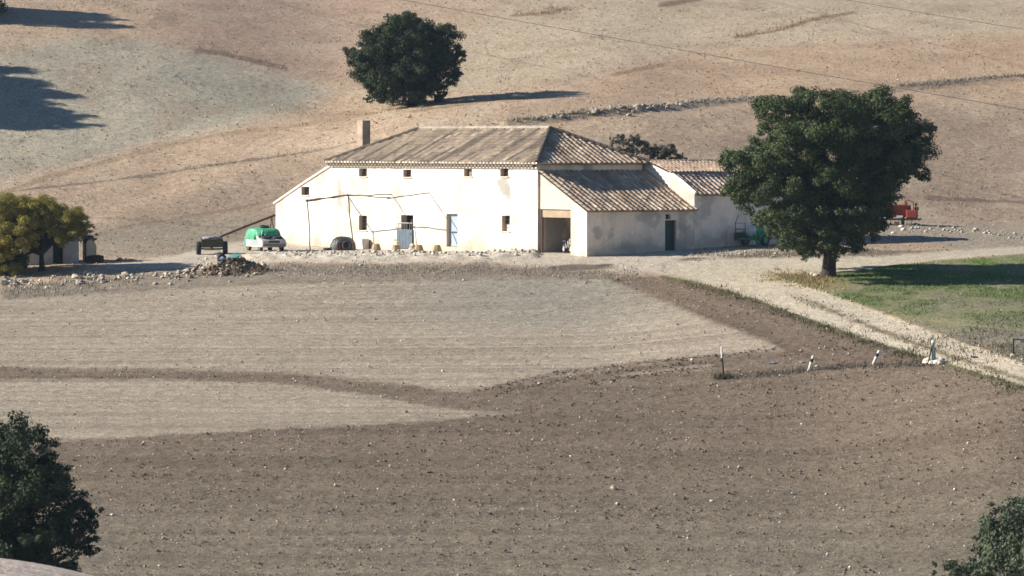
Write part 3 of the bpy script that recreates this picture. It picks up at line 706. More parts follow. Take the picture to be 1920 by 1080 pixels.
def panel(name, parent, O, A, N_, width, top, zb, holes=(), depth=.35, res=.13, patches=(), stain=.5, seed=0, tone=WHITE, damp=0.0, zref=None, cracks=()):
    """plastered wall sheet with recessed openings. O origin (u,v), A unit along, N_ outward normal, top(s) height"""
    O = np.array(O, float); A = np.array(A, float); N_ = np.array(N_, float)
    zt = max(top(0), top(width), top(width/2))
    cs = {0.0, width} | {h[i] for h in holes for i in (0, 1)}; cz = {zb, zt} | {h[i] for h in holes for i in (2, 3)}
    def fill(c):
        c = sorted(c); o = []
        for a, b in zip(c, c[1:]):
            n = max(1, int(round((b - a) / res))); o += [a + (b - a) * i / n for i in range(n)]
        return np.array(o + [c[-1]])
    s = fill(cs); z = fill(cz)
    S, Z = np.meshgrid(s, z); tp = np.array([top(q) for q in s])[None]
    keep = np.zeros((len(z) - 1, len(s) - 1), bool)
    for j in range(len(z) - 1):
        for i in range(len(s) - 1):
            sm = (s[i] + s[i+1]) / 2; zm = (z[j] + z[j+1]) / 2
            keep[j, i] = (z[j] < max(top(s[i]), top(s[i+1]))) and not any(h[0] < sm < h[1] and h[2] < zm < h[3] for h in holes)
    Zc = np.minimum(Z, tp)
    ed = np.minimum(np.minimum(S, width - S), np.minimum(Z - zb, tp - Z)); ed = np.clip(ed / .3, 0, 1)
    off = (.035 * fbm(S * 1.1 + seed, Z * 1.1, 3, seed) + .012 * vn(S * 5, Z * 5, seed)) * ed
    for h in holes:
        inh = (S >= h[0] - .01) & (S <= h[1] + .01) & (Z >= h[2] - .01) & (Z <= h[3] + .01); off[inh] = 0
    P = np.stack([O[0] + A[0] * S + N_[0] * off, O[1] + A[1] * S + N_[1] * off, Zc], 2).reshape(-1, 3)
    # weathering with its own shape
    col = np.repeat(tone[None], P.shape[0], 0); s1 = S.ravel(); z1 = Z.ravel()
    wn = fbm(s1 * .7 + seed, z1 * .7, 4, seed + 3); wn2 = fbm(s1 * 2.2, z1 * 2.2, 3, seed + 6)
    zr = zb if zref is None else zref
    def mixc(m, c):
        nonlocal col
        col = col * (1 - m[:, None]) + c[None] * m[:, None]
    mixc(ss(.05, .35, wn) * .5, np.array([.52, .44, .35]))
    mixc(ss(1.15, .1, z1 - zr + wn * 1.2) * stain, OCHRE)
    mixc(ss(.12, .22, fbm(s1 * .9 + 30, z1 * .9, 4, seed + 8)) * .45, GREYP)
    if damp: mixc(ss(1.2, .2, z1 - zr + wn2 * 1.0 + wn * .8) * damp, DARKP)
    strk = fbm(s1 * 3.0, z1 * .25, 3, seed + 11); mixc(ss(.12, .4, strk) * .3 , np.array([.52, .46, .38]))
    for (ps, pz, rs, rz, k, *rest) in patches:
        d = np.hypot((s1 - ps) / rs, (z1 - pz) / rz) / 1.45 + wn2 * .9 + wn * .5
        mixc(ss(1.1, .9, d) * k, rest[0] if rest else GREYP)
    for (cs_, z0, z1_, wd) in cracks:
        mixc(ss(wd * 2, wd * .5, np.abs(s1 - cs_ - .12 * vn(z1 * 1.5, z1 * 0, seed + 4))) * ((z1 > z0) & (z1 < z1_)) * .6, DARKP)
    idx = np.arange(P.shape[0]).reshape(len(z), len(s)); F_ = []
    for j in range(len(z) - 1):
        for i in range(len(s) - 1):
            if keep[j, i]: F_.append((idx[j, i], idx[j, i+1], idx[j+1, i+1], idx[j+1, i]))
    P = list(map(tuple, P)); col = list(col)
    for h in holes:
        dd = h[4] if len(h) > 4 else depth
        c = [(h[0], h[2]), (h[1], h[2]), (h[1], h[3]), (h[0], h[3])]
        for k in range(4):
            n0 = len(P)
            for (q, dpt) in ((c[k], 0), (c[(k+1) % 4], 0), (c[(k+1) % 4], dd), (c[k], dd)):
                P.append((O[0] + A[0]*q[0] - N_[0]*dpt, O[1] + A[1]*q[0] - N_[1]*dpt, q[1])); col.append(np.array([.58, .45, .35]))
            F_.append((n0, n0+1, n0+2, n0+3))
    return mesh_np(name, np.array(P), F_, PLASTER, parent, smooth=False, attr={'wall': np.array(col)})
TILE = mat('roof_tile', (1, 1, 1, 1), .95, var=.22, scale=2.2, bump=.35, bscale=18, bdist=.01, attr='tile')
def tiles(name, parent, O, A, U, L, H, clips=(), pitch=.40, row=.40, pal=None, seed=0, patch=None):
    """barrel tiles as relief on a roof slope: O lower corner, A unit along the eave, U unit up the slope (3-D)"""
    O = np.array(O, float); A = np.array(A, float); U = np.array(U, float); Nn = np.cross(A, U); Nn /= np.linalg.norm(Nn)
    if Nn[2] < 0: Nn = -Nn
    nc = int(L / pitch) + 1; nr = int(H / row) + 1
    V = []; Fq = []; Ct = []; Q = 8
    rs = np.random.default_rng(seed)
    t = np.arange(Q + 1) / Q
    prof = np.where((t > .22) & (t < .78), .072 * np.sqrt(np.clip(1 - ((t - .5) / .29) ** 2, 0, 1)) + .01, -.012 * np.cos((t - .5) * 6.28))
    cseed = rs.random(nc)
    pal = np.array(pal)
    for i in range(nc):
        jx = rs.normal(0, .012)
        for j in range(nr):
            s0 = i * pitch + jx + rs.normal(0, .008); d0 = rs.normal(0, .006)
            sag = -.05 * math.sin(math.pi * min(1, max(0, s0 / L))) * math.sin(math.pi * min(1, (j * row) / H)) + .03 * float(vn(s0 * .5, j * .25, seed))
            n0 = len(V)
            for (hh, lift) in ((j * row - .03, .030), ((j + 1) * row + .0, .0)):
                for q in range(Q + 1):
                    V.append(O + A * (s0 + t[q] * pitch) + U * hh + Nn * (prof[q] + lift + d0 + sag))
            for q in range(Q + 1): V.append(O + A * (s0 + t[q] * pitch) + U * (j * row - .03) + Nn * (-.03 + sag))
            for q in range(Q):
                Fq.append((n0 + q, n0 + q + 1, n0 + Q + 1 + q + 1, n0 + Q + 1 + q))
                Fq.append((n0 + 2*(Q+1) + q, n0 + 2*(Q+1) + q + 1, n0 + q + 1, n0 + q))
            streak = float(fbm(np.array(i * .45), np.array(j * .07), 3, seed + 5)); x = np.clip(.5 + streak * 1.3 + (cseed[i] - .5) * .9 + rs.normal(0, .10), 0, .999) * (len(pal) - 1)
            a = int(x); c = pal[a] * (1 - (x - a)) + pal[min(a + 1, len(pal) - 1)] * (x - a)
            if rs.random() < .08: c = c * .74
            if rs.random() < .05: c = c * 1.4
            Ct += [c * (.91 + .18 * rs.random())] * (3 * (Q + 1))
    # boarding below the tiles
    n0 = len(V)
    for (a, h) in ((0, 0), (L, 0), (L, H), (0, H)): V.append(O + A * a + U * h - Nn * .07); Ct.append(np.array([.12, .10, .08]))
    Fq.append((n0, n0 + 1, n0 + 2, n0 + 3))
    o = mesh_np(name, np.array(V), Fq, TILE, parent, attr={'tile': np.array(Ct)})
    bm = bmesh.new(); bm.from_mesh(o.data)
    for (co, no) in list(clips) + [(O, tuple(-A)), (O + A * L, tuple(A)), (O + U * H, tuple(U))]:
        g = bm.verts[:] + bm.edges[:] + bm.faces[:]
        bmesh.ops.bisect_plane(bm, geom=g, plane_co=Vector(co), plane_no=Vector(no), clear_outer=True)
    bm.to_mesh(o.data); bm.free(); return o
def ridge(name, parent, a, b, r=.14, step=.42, cols=None, m=None):
    a = Vector(a); b = Vector(b); d = b - a; n = int(d.length / step); mb = MB()
    for i in range(n + 1):
        p = a + d * (i / (n + 1)); q = a + d * ((i + 1.12) / (n + 1)); k = random.gauss(0, .008)
        mb.cyl(p + Vector((0, 0, k + .015)), q + Vector((0, 0, k)), r * 1.06, r * .94, 8)
    return mb.build(name, m or RIDGE, parent, smooth=True)
RIDGE = mat('ridge_tile', C(178,166,152), .95, var=.35, scale=1.5, bump=.4)
LICHEN = [(.15,.12,.094),(.26,.205,.152),(.335,.265,.192),(.41,.325,.235),(.235,.182,.138)]
WARM = [(.27,.195,.138),(.34,.25,.178),(.39,.295,.213),(.44,.345,.26),(.33,.238,.172)]
house = thing('farmhouse', 'long whitewashed farmhouse with hipped tile roof and low side wing', 'farmhouse', (CX, CY, 0), -A53)
Lm, Dm, EZ = 22.15, 8.25, 5.40
ZB = -1.2
def hole(px0, px1, py0, py1, base, sgn=1, v=0.0, d=.33):
    u0, zt_ = fac(px0, py0, v); u1, zb_ = fac(px1, py1, v)
    return (u0 - base, u1 - base, zb_, zt_, d)
u608 = -Lm
PXW = {'up': [(673,688,316,331),(756,771,318,332),(870,885,317,331),(938,953,315,331)], 'low': [(673,688,404,432),(941,956,404,434)]}
H = [hole(*r, u608) for r in PXW['up'] + PXW['low']]
D1 = hole(752, 775, 403, 466, u608, d=.45); D2 = hole(837, 858, 401, 463, u608, d=.30)
pt = []
for (px, py, rx, rz, k) in [(945,345,.42,.5,.85),(953,358,.2,.35,.8),(640,372,.3,.55,.6),(652,388,.35,.35,.7),(636,352,.15,.5,.6),(683,350,.4,.45,.5),(768,345,.4,.4,.3),(980,400,.18,.5,.35),(985,440,.2,.4,.35),(690,388,.3,.2,.4),(940,318,.3,.15,.5),(900,470,1.5,.2,.3)]:
    u, z = fac(px, py); pt.append((u - u608, z, rx, rz, k))
panel('wall', house, (u608, 0), (1, 0), (0, -1), Lm, lambda s: EZ, ZB, H + [D1, D2], patches=pt, seed=3, zref=-.2, stain=.6, cracks=[(.05, -.3, 5.4, .03), (Lm - .6, .5, 4.5, .03)])
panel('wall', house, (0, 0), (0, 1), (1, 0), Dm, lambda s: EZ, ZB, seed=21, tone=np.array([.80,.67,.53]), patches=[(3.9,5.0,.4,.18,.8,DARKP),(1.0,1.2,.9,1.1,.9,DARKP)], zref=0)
panel('wall', house, (-Lm, Dm), (1, 0), (0, 1), Lm, lambda s: EZ, ZB, res=.5)
panel('wall', house, (-Lm, 0), (0, 1), (-1, 0), Dm, lambda s: EZ, ZB, res=.5)
# left lean-to
uL = fac(517, 380)[0]; zL = fac(517, 381)[1]; wl = -Lm - uL
hl = hole(565, 580, 350, 366, uL)
ptl = [(fac(527, 388)[0] - uL, fac(527, 388)[1], .25, .45, .6), (fac(600, 330)[0] - uL, fac(600, 330)[1], .3, .3, .5), (fac(598, 470)[0] - uL, 0.1, .8, .2, .4)]
ltop = lambda s: zL + (5.28 - zL) * s / wl
panel('wall', house, (uL, 0), (1, 0), (0, -1), wl, ltop, ZB, [hl], patches=ptl, seed=33, zref=-.2, stain=.5)
panel('wall', house, (uL, 0), (0, 1), (-1, 0), Dm, lambda s: zL, ZB, res=.4, seed=35)
panel('wall', house, (uL, Dm), (1, 0), (0, 1), wl, ltop, ZB, res=.4, seed=36)
sl = math.atan2(5.28 - zL, wl)
tiles('roof', house, (uL - .2, Dm + .1, zL + .02 - .2 * math.tan(sl)), (0, -1, 0), (math.cos(sl), 0, math.sin(sl)), Dm + .1, wl / math.cos(sl) + .2, pal=LICHEN, seed=4)
mb = MB()   # plastered verge
mb.tube([(uL - .2, -.02, zL - .02 ), ((uL - Lm) / 2, -.02, (zL + 5.28) / 2 + .08), (-Lm, -.02, 5.30)], .09, 6); mb.build('verge', mat('verge_plaster', C(236,230,220,.70), .95, var=.15), house)
# main hipped roof
oh = .35; z0 = EZ + .06; u0, u1, v0, v1 = -Lm - oh, oh, -oh, Dm + oh; hd = (v1 - v0) / 2; PT_ = R(25.8); rise = hd * math.tan(PT_)
zr_ = z0 + rise; vm = (v0 + v1) / 2; cp, sp = math.cos(PT_), math.sin(PT_); Hs = hd / cp
q2 = 1 / math.sqrt(2)
tiles('roof', house, (u0, v0, z0), (1, 0, 0), (0, cp, sp), u1 - u0, Hs, clips=[((u0, v0, 0), (-q2, q2, 0)), ((u1, v0, 0), (q2, q2, 0))], pal=LICHEN, seed=1)
tiles('roof', house, (u1, v0, z0), (0, 1, 0), (-cp, 0, sp), v1 - v0, Hs, clips=[((u1, v0, 0), (-q2, -q2, 0)), ((u1, v1, 0), (-q2, q2, 0))], pal=WARM, seed=2)
tiles('roof', house, (u1, v1, z0), (-1, 0, 0), (0, -cp, sp), u1 - u0, Hs, clips=[((u1, v1, 0), (q2, -q2, 0)), ((u0, v1, 0), (-q2, -q2, 0))], pal=LICHEN, seed=5, row=.76, pitch=.5)
tiles('roof', house, (u0, v1, z0), (0, -1, 0), (cp, 0, sp), v1 - v0, Hs, clips=[((u0, v0, 0), (q2, -q2, 0)), ((u0, v1, 0), (q2, q2, 0))], pal=LICHEN, seed=6)
ra = (u0 + hd, vm, zr_ + .05); rb = (u1 - hd, vm, zr_ + .05)
ridge('ridge_cap', house, ra, rb); 
HIPM = mat('hip_tile', C(120,108,96), .95, var=.4, scale=1.5, bump=.4)
ridge('hip_cap', house, (u1, v0, z0 + .06), rb, m=HIPM); ridge('hip_cap', house, (u0, v0, z0 + .06), ra, m=HIPM)
ridge('hip_cap', house, (u1, v1, z0 + .06), rb, m=HIPM); ridge('hip_cap', house, (u0, v1, z0 + .06), ra, m=HIPM)
# eave: scalloped course coloured brown for its shadow band, whitewashed mortared tile ends
COURSE = mat('eave_mortar', C(235,231,224,.75), .95, var=.2, scale=5)
mb = MB(); n = int((Lm + .3) / .36)
for i in range(n): mb.cyl((u0 + .2 + i * .36, -.30, z0 - .10), (u0 + .2 + i * .36, .02, z0 - .10), .13, .13, 8)
mb.build('eave_shadow_course', mat('eave_shadow_course', C(150,132,112), .95, var=.25), house, smooth=True)
mb = MB(); n = int((u1 - u0) / .36)
for i in range(n + 1):
    if random.random() < .9: mb.blob((u0 + .18 + i * .36, v0 - .035, z0 + .035 + .0), (.10, .03, .065), 1, .2, i)
mb.build('eave_tile_row', COURSE, house, smooth=True)
mb = MB(); mb.box((-Lm / 2, -.06, z0 - .26), (Lm + .1, .12, .10), bev=.02); mb.build('cornice', mat('verge_plaster', None), house)
# chimney
mb = MB(); 
zc = at(683, 225, 316)[2]
mb.box((0, 0, 1.7), (.60, .64, 3.4), bev=.03)
uc = -22.05; vc = (at(683, 250, 316)[0] - CX - EF[0] * uc) / ED[0]
mb.build('chimney', mat('chimney_plaster', C(186,166,148,.6), .95, var=.5, scale=1.8, bump=.5), house, loc=(uc, vc, zc - 3.43))
# windows and doors
WOOD = mat('old_window_wood', C(120,96,76), .85, var=.3, scale=6); GLASS = mat('dark_glass', (.02, .024, .028, 1), .12, var=.1, bump=0, spec=.5)
IRON = mat('grille_iron', (.05, .05, .05, 1), .6, var=.1, bump=0)
def window(h, base, v=0.0, split=1, light=False):
    s0, s1, zb, zt, d = h; s0 += base; s1 += base; y = v + d
    mb = MB(); t = .07
    mb.box(((s0+s1)/2, y, zb + t/2), (s1-s0, .06, t)).box(((s0+s1)/2, y, zt - t/2), (s1-s0, .06, t))
    mb.box((s0 + t/2, y, (zb+zt)/2), (t, .064, zt-zb-2*t)).box((s1 - t/2, y, (zb+zt)/2), (t, .064, zt-zb-2*t)).box(((s0+s1)/2, y, (zb+zt)/2), (.05, .064, zt-zb-2*t))
    fr = mb.build('window', WOOD, house)
    MB().box(((s0+s1)/2, y + .02, (zb+zt)/2), (s1-s0-.04, .01, zt-zb-.04)).build('pane', GLASS, fr)
    g = MB()
    for k in range(1, 4): x = s0 + (s1 - s0) * k / 4; g.cyl((x, v + .24, zb), (x, v + .24, zt), .010, n=5)
    for k in range(1, 2 + split): zz = zb + (zt - zb) * k / (2 + split); g.cyl((s0, v + .24, zz), (s1, v + .24, zz), .010, n=5)
    g.build('grille', IRON, fr)
    MB().box(((s0+s1)/2, v - .02, zb - .035), (s1 - s0 + .14, .12, .06), bev=.01).build('sill', mat('verge_plaster', None), fr)
    return fr
for i, h in enumerate(H):
    fr = window(h, u608, split=2 if h[3] - h[2] > .7 else 1)
    s0, s1, zb, zt, d = h; s0 += u608; s1 += u608
    if i == 2: MB().box(((s0+s1)/2 + .05, d - .06, (zb+zt)/2), (s1-s0-.2, .03, zt-zb-.06)).build('shutter', mat('pale_shutter', C(182,166,146), .85, var=.3, scale=6), fr)
    if i == 5: MB().box(((s0+s1)/2, d - .06, zb + .22), (s1-s0-.06, .03, .40)).build('shutter', mat('white_shutter', C(222,216,206,.8), .8, var=.15), fr)
window(hl, uL)
s0, s1, zb, zt, d = [D1[0] + u608, D1[1] + u608, D1[2], D1[3], D1[4]]
BLUE = mat('shaded_blue_grey_paint', C(98,112,124,.7), .7, var=.2, scale=2.5); PALEB = mat('pale_blue_paint', C(168,182,196,.7), .7, var=.18, scale=2)  # blue grey of the half door is darkened, its shade put into the colour
zh = fac(760, 430)[1]; ul = fac(746, 440)[0]
mb = MB(); mb.box(((ul + s1) / 2, -.07, (zb + zh) / 2), (s1 - ul, .06, zh - zb), bev=.008)
for k in range(1, 5): mb.box((ul + (s1 - ul) * k / 5, -.103, (zb + zh) / 2), (.02, .012, zh - zb - .1))
dl = mb.build('door', BLUE, house)
MB().cyl((s1 - .12, -.12, zh - .2), (s1 - .12, -.12, zh - .35), .018).build('handle', IRON, dl)
MB().box(((s0 + s1) / 2, d + .05, (zb + zt) / 2), (s1 - s0, .04, zt - zb)).build('dark_doorway', mat('dark_opening', (.018, .017, .017, 1), .8), house)  # near black sheet painted for the unlit room behind the open doorway
g = MB(); zg_ = fac(760, 418)[1]
g.cyl((ul, -.09, zg_), (s1, -.09, zg_), .02, n=6); g.cyl((ul, -.09, zh), (ul, -.09, zg_), .02, n=6)
for k in range(1, 6): x = ul + (s1 - ul) * k / 6; g.cyl((x, -.09, zh), (x, -.09, zg_), .012, n=5)
g.build('door_rail', mat('white_rail', C(225,220,210,.75), .5, var=.1, bump=0), house)
s0, s1, zb, zt, d = [D2[0] + u608, D2[1] + u608, D2[2], D2[3], D2[4]]
mb = MB(); mb.box(((s0 + s1) / 2 , d - .02, (zb + zt) / 2), (s1 - s0 - .02, .05, zt - zb - .02), bev=.008)
zq = zb + (zt - zb) * .45
for z_ in (zb + .1, zq, zt - .12): mb.box(((s0 + s1) / 2, d - .06, z_), (s1 - s0 - .1, .03, .09))
d2 = mb.build('door', PALEB, house)
mb = MB(); mb.box(((s0+s1)/2, d - .058, (zb + zq) / 2), (.05, .026, .95), rot=Matrix.Rotation(R(-35), 3, 'Y')); mb.build('brace', BLUE, d2)
MB().cyl((s1 - .12, d - .09, zq + .15), (s1 - .12, d - .09, zq), .018).build('handle', IRON, d2)
# ---- right wing
uw = fac(1097, 482)[0]; vF = .14; vE = sid(1301, 430, uw)[0]
zw1 = sid(1018, 322, .0)[1]; zw0 = sid(1200, 394, uw)[1] + .03
wtop = lambda s: zw1 + (zw0 - zw1) * s / uw - .06
ou0, oz = fac(1013, 392, vF); ou1 = fac(1070, 392, vF)[0]; ozl = oz
wh = (ou0, ou1, -.9, oz, .45)
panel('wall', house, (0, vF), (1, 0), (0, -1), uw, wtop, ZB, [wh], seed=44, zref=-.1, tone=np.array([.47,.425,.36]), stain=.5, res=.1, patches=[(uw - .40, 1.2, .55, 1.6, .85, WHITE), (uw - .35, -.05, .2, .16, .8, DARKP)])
panel('wall', house, (0, vF + .45), (1, 0), (0, 1), uw, wtop, ZB, [wh[:4] + (0.0,)], seed=45, res=.3)
w2h = []
a = sid(1247, 413, uw); b_ = sid(1268, 468, uw); gd = (a[0] - vF, b_[0] - vF, b_[1] - .15, a[1], .38)
a = sid(1248, 402, uw); b_ = sid(1257, 411, uw); gw = (a[0] - vF, b_[0] - vF, b_[1], a[1], .3)
pw = []
for (px, py, rs, rz, k) in [(1120,438,.22,.30,.6),(1292,440,.30,.5,.5),(1278,425,.2,.18,.35),(1200,466,1.3,.15,.4),(1275,463,.4,.3,.4)]:
    q = sid(px, py, uw); pw.append((q[0] - vF, q[1], rs, rz, k, DARKP))
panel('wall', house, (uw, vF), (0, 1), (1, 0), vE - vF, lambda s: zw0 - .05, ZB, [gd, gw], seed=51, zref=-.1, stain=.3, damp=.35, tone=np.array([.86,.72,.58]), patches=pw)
panel('wall', house, (uw - .4, vF), (0, 1), (-1, 0), vE - vF, lambda s: zw0 - .05, ZB, res=.4, seed=52)
panel('wall', house, (0, vE), (1, 0), (0, 1), uw, wtop, ZB, res=.4, seed=53)
ws = math.atan2(zw1 - zw0, uw); ohw = .22
tiles('roof', house, (uw + ohw, vF - .12, zw0 - ohw * math.tan(ws) + .05), (0, 1, 0), (-math.cos(ws), 0, math.sin(ws)), vE - vF + .3, (uw + ohw) / math.cos(ws) - .02, pal=WARM, seed=7)
LINTEL = mat('lintel_wood', C(206,182,154,.5), .85, var=.2, scale=3)
zl2 = fac(1040, 408, vF)[1]
MB().box(((ou0 + ou1) / 2, vF + .16, (oz + zl2) / 2), (ou1 - ou0 - .02, .10, oz - zl2), bev=.01).build('lintel_board', LINTEL, house)
MB().cyl((ou0 + .08, vF + .1, -.9), (ou0 + .08, vF + .1, zl2), .07).build('gate_post', mat('gate_post', C(110,84,64), .85), house)
GREEN = mat('dark_green_paint', (.02, .055, .045, 1), .6, var=.25, scale=3)
mb = MB(); yc = vF + (gd[0] + gd[1]) / 2; mb.box((uw - .22, yc, (gd[2] + gd[3]) / 2), (.05, gd[1] - gd[0] - .02, gd[3] - gd[2] - .02))
for k in range(1, 5): mb.box((uw - .193, vF + gd[0] + (gd[1] - gd[0]) * k / 5, (gd[2] + gd[3]) / 2), (.012, .015, gd[3] - gd[2] - .1))
dg_ = mb.build('door', GREEN, house)
MB().cyl((uw - .16, vF + gd[1] - .15, 1.0), (uw - .16, vF + gd[1] - .15, .85), .02).build('handle', IRON, dg_)
MB().box((uw - .25, vF + (gw[0] + gw[1]) / 2, (gw[2] + gw[3]) / 2), (.04, gw[1] - gw[0], gw[3] - gw[2])).build('window', mat('dark_opening', None), house)
# ------------------------------------------------------------------ the barn behind the wing
barn = thing('barn', 'pale barn with two low tiled roofs partly hidden by the big oak', 'barn', (CX, CY, 0), -A53)
vb0 = vE + .02; vb1 = 21.3; us = fac(1257, 325, vb0)[0]; zs1 = fac(1257, 325, vb0)[1]; ub = uw + .02; ze = fac(1303, 364, vb0)[1] + .05
btop = lambda s: zs1 + (ze - zs1) * s / (ub - us)
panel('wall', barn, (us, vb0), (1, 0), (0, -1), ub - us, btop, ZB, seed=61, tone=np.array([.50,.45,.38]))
bp_ = []
for (px, py, rs, rz, k) in [(1331,415,.7,.9,.10),(1320,458,.8,.3,.35),(1450,464,1.6,.25,.3)]:
    q = sid(px, py, ub); bp_.append((q[0] - vb0, q[1], rs, rz, k, DARKP))
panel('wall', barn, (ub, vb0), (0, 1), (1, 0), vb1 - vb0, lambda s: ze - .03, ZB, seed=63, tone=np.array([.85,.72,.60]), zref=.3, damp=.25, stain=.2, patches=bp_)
panel('wall', barn, (us, vb1), (1, 0), (0, 1), ub - us, btop, ZB, res=.4, seed=64)
bs = math.atan2(zs1 - ze, ub - us)
tiles('roof', barn, (ub + .22, vb0 + .12, ze - .22 * math.tan(bs) + .03), (0, 1, 0), (-math.cos(bs), 0, math.sin(bs)), vb1 - vb0, (ub + .22 - us) / math.cos(bs), pal=[(.22,.15,.11),(.36,.25,.18),(.46,.34,.26),(.52,.41,.33),(.30,.20,.15)], seed=8)
mb = MB(); mb.tube([(us - .05, vb0 + .06, zs1 + .05), ((us + ub) / 2, vb0 + .06, btop((ub - us) / 2) + .09), (ub + .1, vb0 + .06, ze + .0)], .11, 6); mb.build('verge', mat('verge_plaster', None), barn)
ur = .2; zrb = fac(1240, 303, Dm + 1.0)[1]; zq = zs1 + .05; 
panel('wall', barn, (us - .02, vb0), (0, 1), (1, 0), vb1 - vb0, lambda s: zq, 1.0, res=.4, seed=66)
bs2 = math.atan2(zrb - zq, us - ur)
tiles('roof', barn, (us + .1, vb0 - .1, zq + .02), (0, 1, 0), (-math.cos(bs2), 0, math.sin(bs2)), vb1 - vb0 + .2, (us + .1 - ur) / math.cos(bs2), pal=[(.26,.185,.135),(.30,.215,.16),(.34,.25,.185)], seed=9, pitch=.3)
tiles('roof', barn, (2 * ur - us, vb1 + .1, zq + .02), (0, -1, 0), (math.cos(bs2), 0, math.sin(bs2)), vb1 - vb0 + .2, (us - ur) / math.cos(bs2), pal=[(.26,.185,.135),(.34,.25,.185)], seed=10, row=.7, pitch=.5)
ridge('ridge_cap', barn, (ur, vb0 - .1, zrb + .03), (ur, vb1 + .1, zrb + .03), r=.10, m=mat('pale_ridge', C(206,184,156,.55), .95, var=.3))
gt = lambda s: zq + (zrb - zq) * (1 - abs(s - (us - ur)) / (us - ur)) - .05
panel('wall', barn, (2 * ur - us, vb0 + .0), (1, 0), (0, -1), 2 * (us - ur), gt, ZB, res=.4, seed=67)
panel('wall', barn, (2 * ur - us, vb1), (1, 0), (0, 1), 2 * (us - ur), gt, ZB, res=.4, seed=68)
panel('wall', barn, (2 * ur - us, vb0), (0, 1), (-1, 0), vb1 - vb0, lambda s: zq - .05, ZB, res=.4, seed=69)
HAZE = .00006
# ------------------------------------------------------------------ pergola frame of bare poles before the facade
POLE = mat('weathered_pole', C(104,82,76), .9, var=.25, scale=4, bump=.4)
hv = -3.4
def pw(px, py, v): u, z = fac(px, py, v); return Vector((u, v, z))
perg = thing('pergola_frame', 'bare pergola frame of thin crooked poles against the white facade', 'pergola', (CX, CY, 0), -A53)
t1, t2, t3 = pw(576, 377, hv), pw(652, 367, hv), pw(728, 372, hv)
w1, w2, w3 = pw(652, 366, .05), pw(736, 364.5, .05), pw(806, 361.5, .05)
def bent(a, b, k=.018, n=6): return [a.lerp(b, i / n) + Vector((random.gauss(0, k), random.gauss(0, k), random.gauss(0, k))) * (0 < i < n) for i in range(n + 1)]
for (tp, fx, fy) in ((t1, 583, 473), (t2, 664, 471)):
    ft = pw(fx, fy, hv); w = loc2w(ft.x, ft.y); ft.z = min(ft.z, float(zg(w[0], w[1]))) - .12
    MB().tube(bent(ft, tp + Vector((0, 0, .12)), .025), .036).build('post', POLE, perg, smooth=True)
for a, b, r in ((t1, w1, .042), (t2, w2, .032), (t3, w3, .032)): MB().tube(bent(a - (b - a) * .03, b), r).build('cross_beam', POLE, perg, smooth=True)
MB().tube(bent(t1 - (t2 - t1) * .04 + Vector((0, 0, .06)), t2 + Vector((0, 0, .06))) + bent(t2 + Vector((0, 0, .06)), t3 + (t3 - t2) * .05 + Vector((0, 0, .06)))[1:], .036).build('front_beam', POLE, perg, smooth=True)
# ------------------------------------------------------------------ stumps and pots at the foot of the facade
STUMP = mat('sandstone_block', C(190,166,132), .95, var=.2, scale=4, bump=.5)
def onloc(px, v): 
    u = fac(px, 468, v)[0]; w = loc2w(u, v); return Vector((w[0], w[1], float(zg(w[0], w[1]))))
labs = ['tan stone block left of the plant pot by the wall', None, 'tan stone block just right of the grey half door', 'tan stone block nearest the pale blue door']
for i, px in enumerate((705, 743, 785, 819)):
    p = onloc(px, -1.6)
    if i == 1:
        pot = thing('plant_pot', 'tan pot with a yellow green plant beside the half door', 'plant pot', p)
        MB().lathe([(0, 0), (.24, 0), (.28, .2), (.27, .42), (.22, .43), (.2, .36), (0, .36)], (0, 0, -.04), n=14).build('pot', STUMP, pot, smooth=True)
        V, Fq, T = foliage([(0, 0, .55, .22), (-.12, 0, .62, .18), (.12, .05, .5, .16)], 500, .05, sub=14)
        mesh_np('plant', V, Fq, leaf_material('yellow_green_leaf', (.42, .40, .08, 1), .3), pot, attr={'tint': T}); continue
    mb = MB(); mb.lathe([(0, -.06), (.33, -.06), (.30, .18), (.22, .40), (.18, .43), (0, .44)], p, n=9)
    o = mb.build('stone_block', STUMP, None); o.location = (0, 0, 0); tag(o, labs[i], 'stone block', 'stone blocks along the facade')
# white stones beside the door
def rock(name, p, r, label, cat='stone', group=None, m=None, seed=0, flat=.75, sub=2):
    bm = MB(); bm.blob((0, 0, r * flat * .55), (r, r * (.75 + .4 * random.random()), r * flat), sub, .28, seed)
    o = bm.build(name, m or PALESTONE, None); o.location = p; o.rotation_euler = (0, 0, random.random() * 6.28); return tag(o, label, cat, group)
rock('stone', onloc(773, -1.5), .26, 'rounded white stone leaning by the half door', seed=5, flat=1.1)
mb = MB(); p = onloc(681, -.35); mb.box((0, 0, .30), (.62, .5, .75), bev=.05); o = mb.build('plastered_bench', mat('verge_plaster', None)); o.location = p; o.rotation_euler = (0, 0, -A53)
tag(o, 'small whitewashed block under the left ground floor window', 'bench')
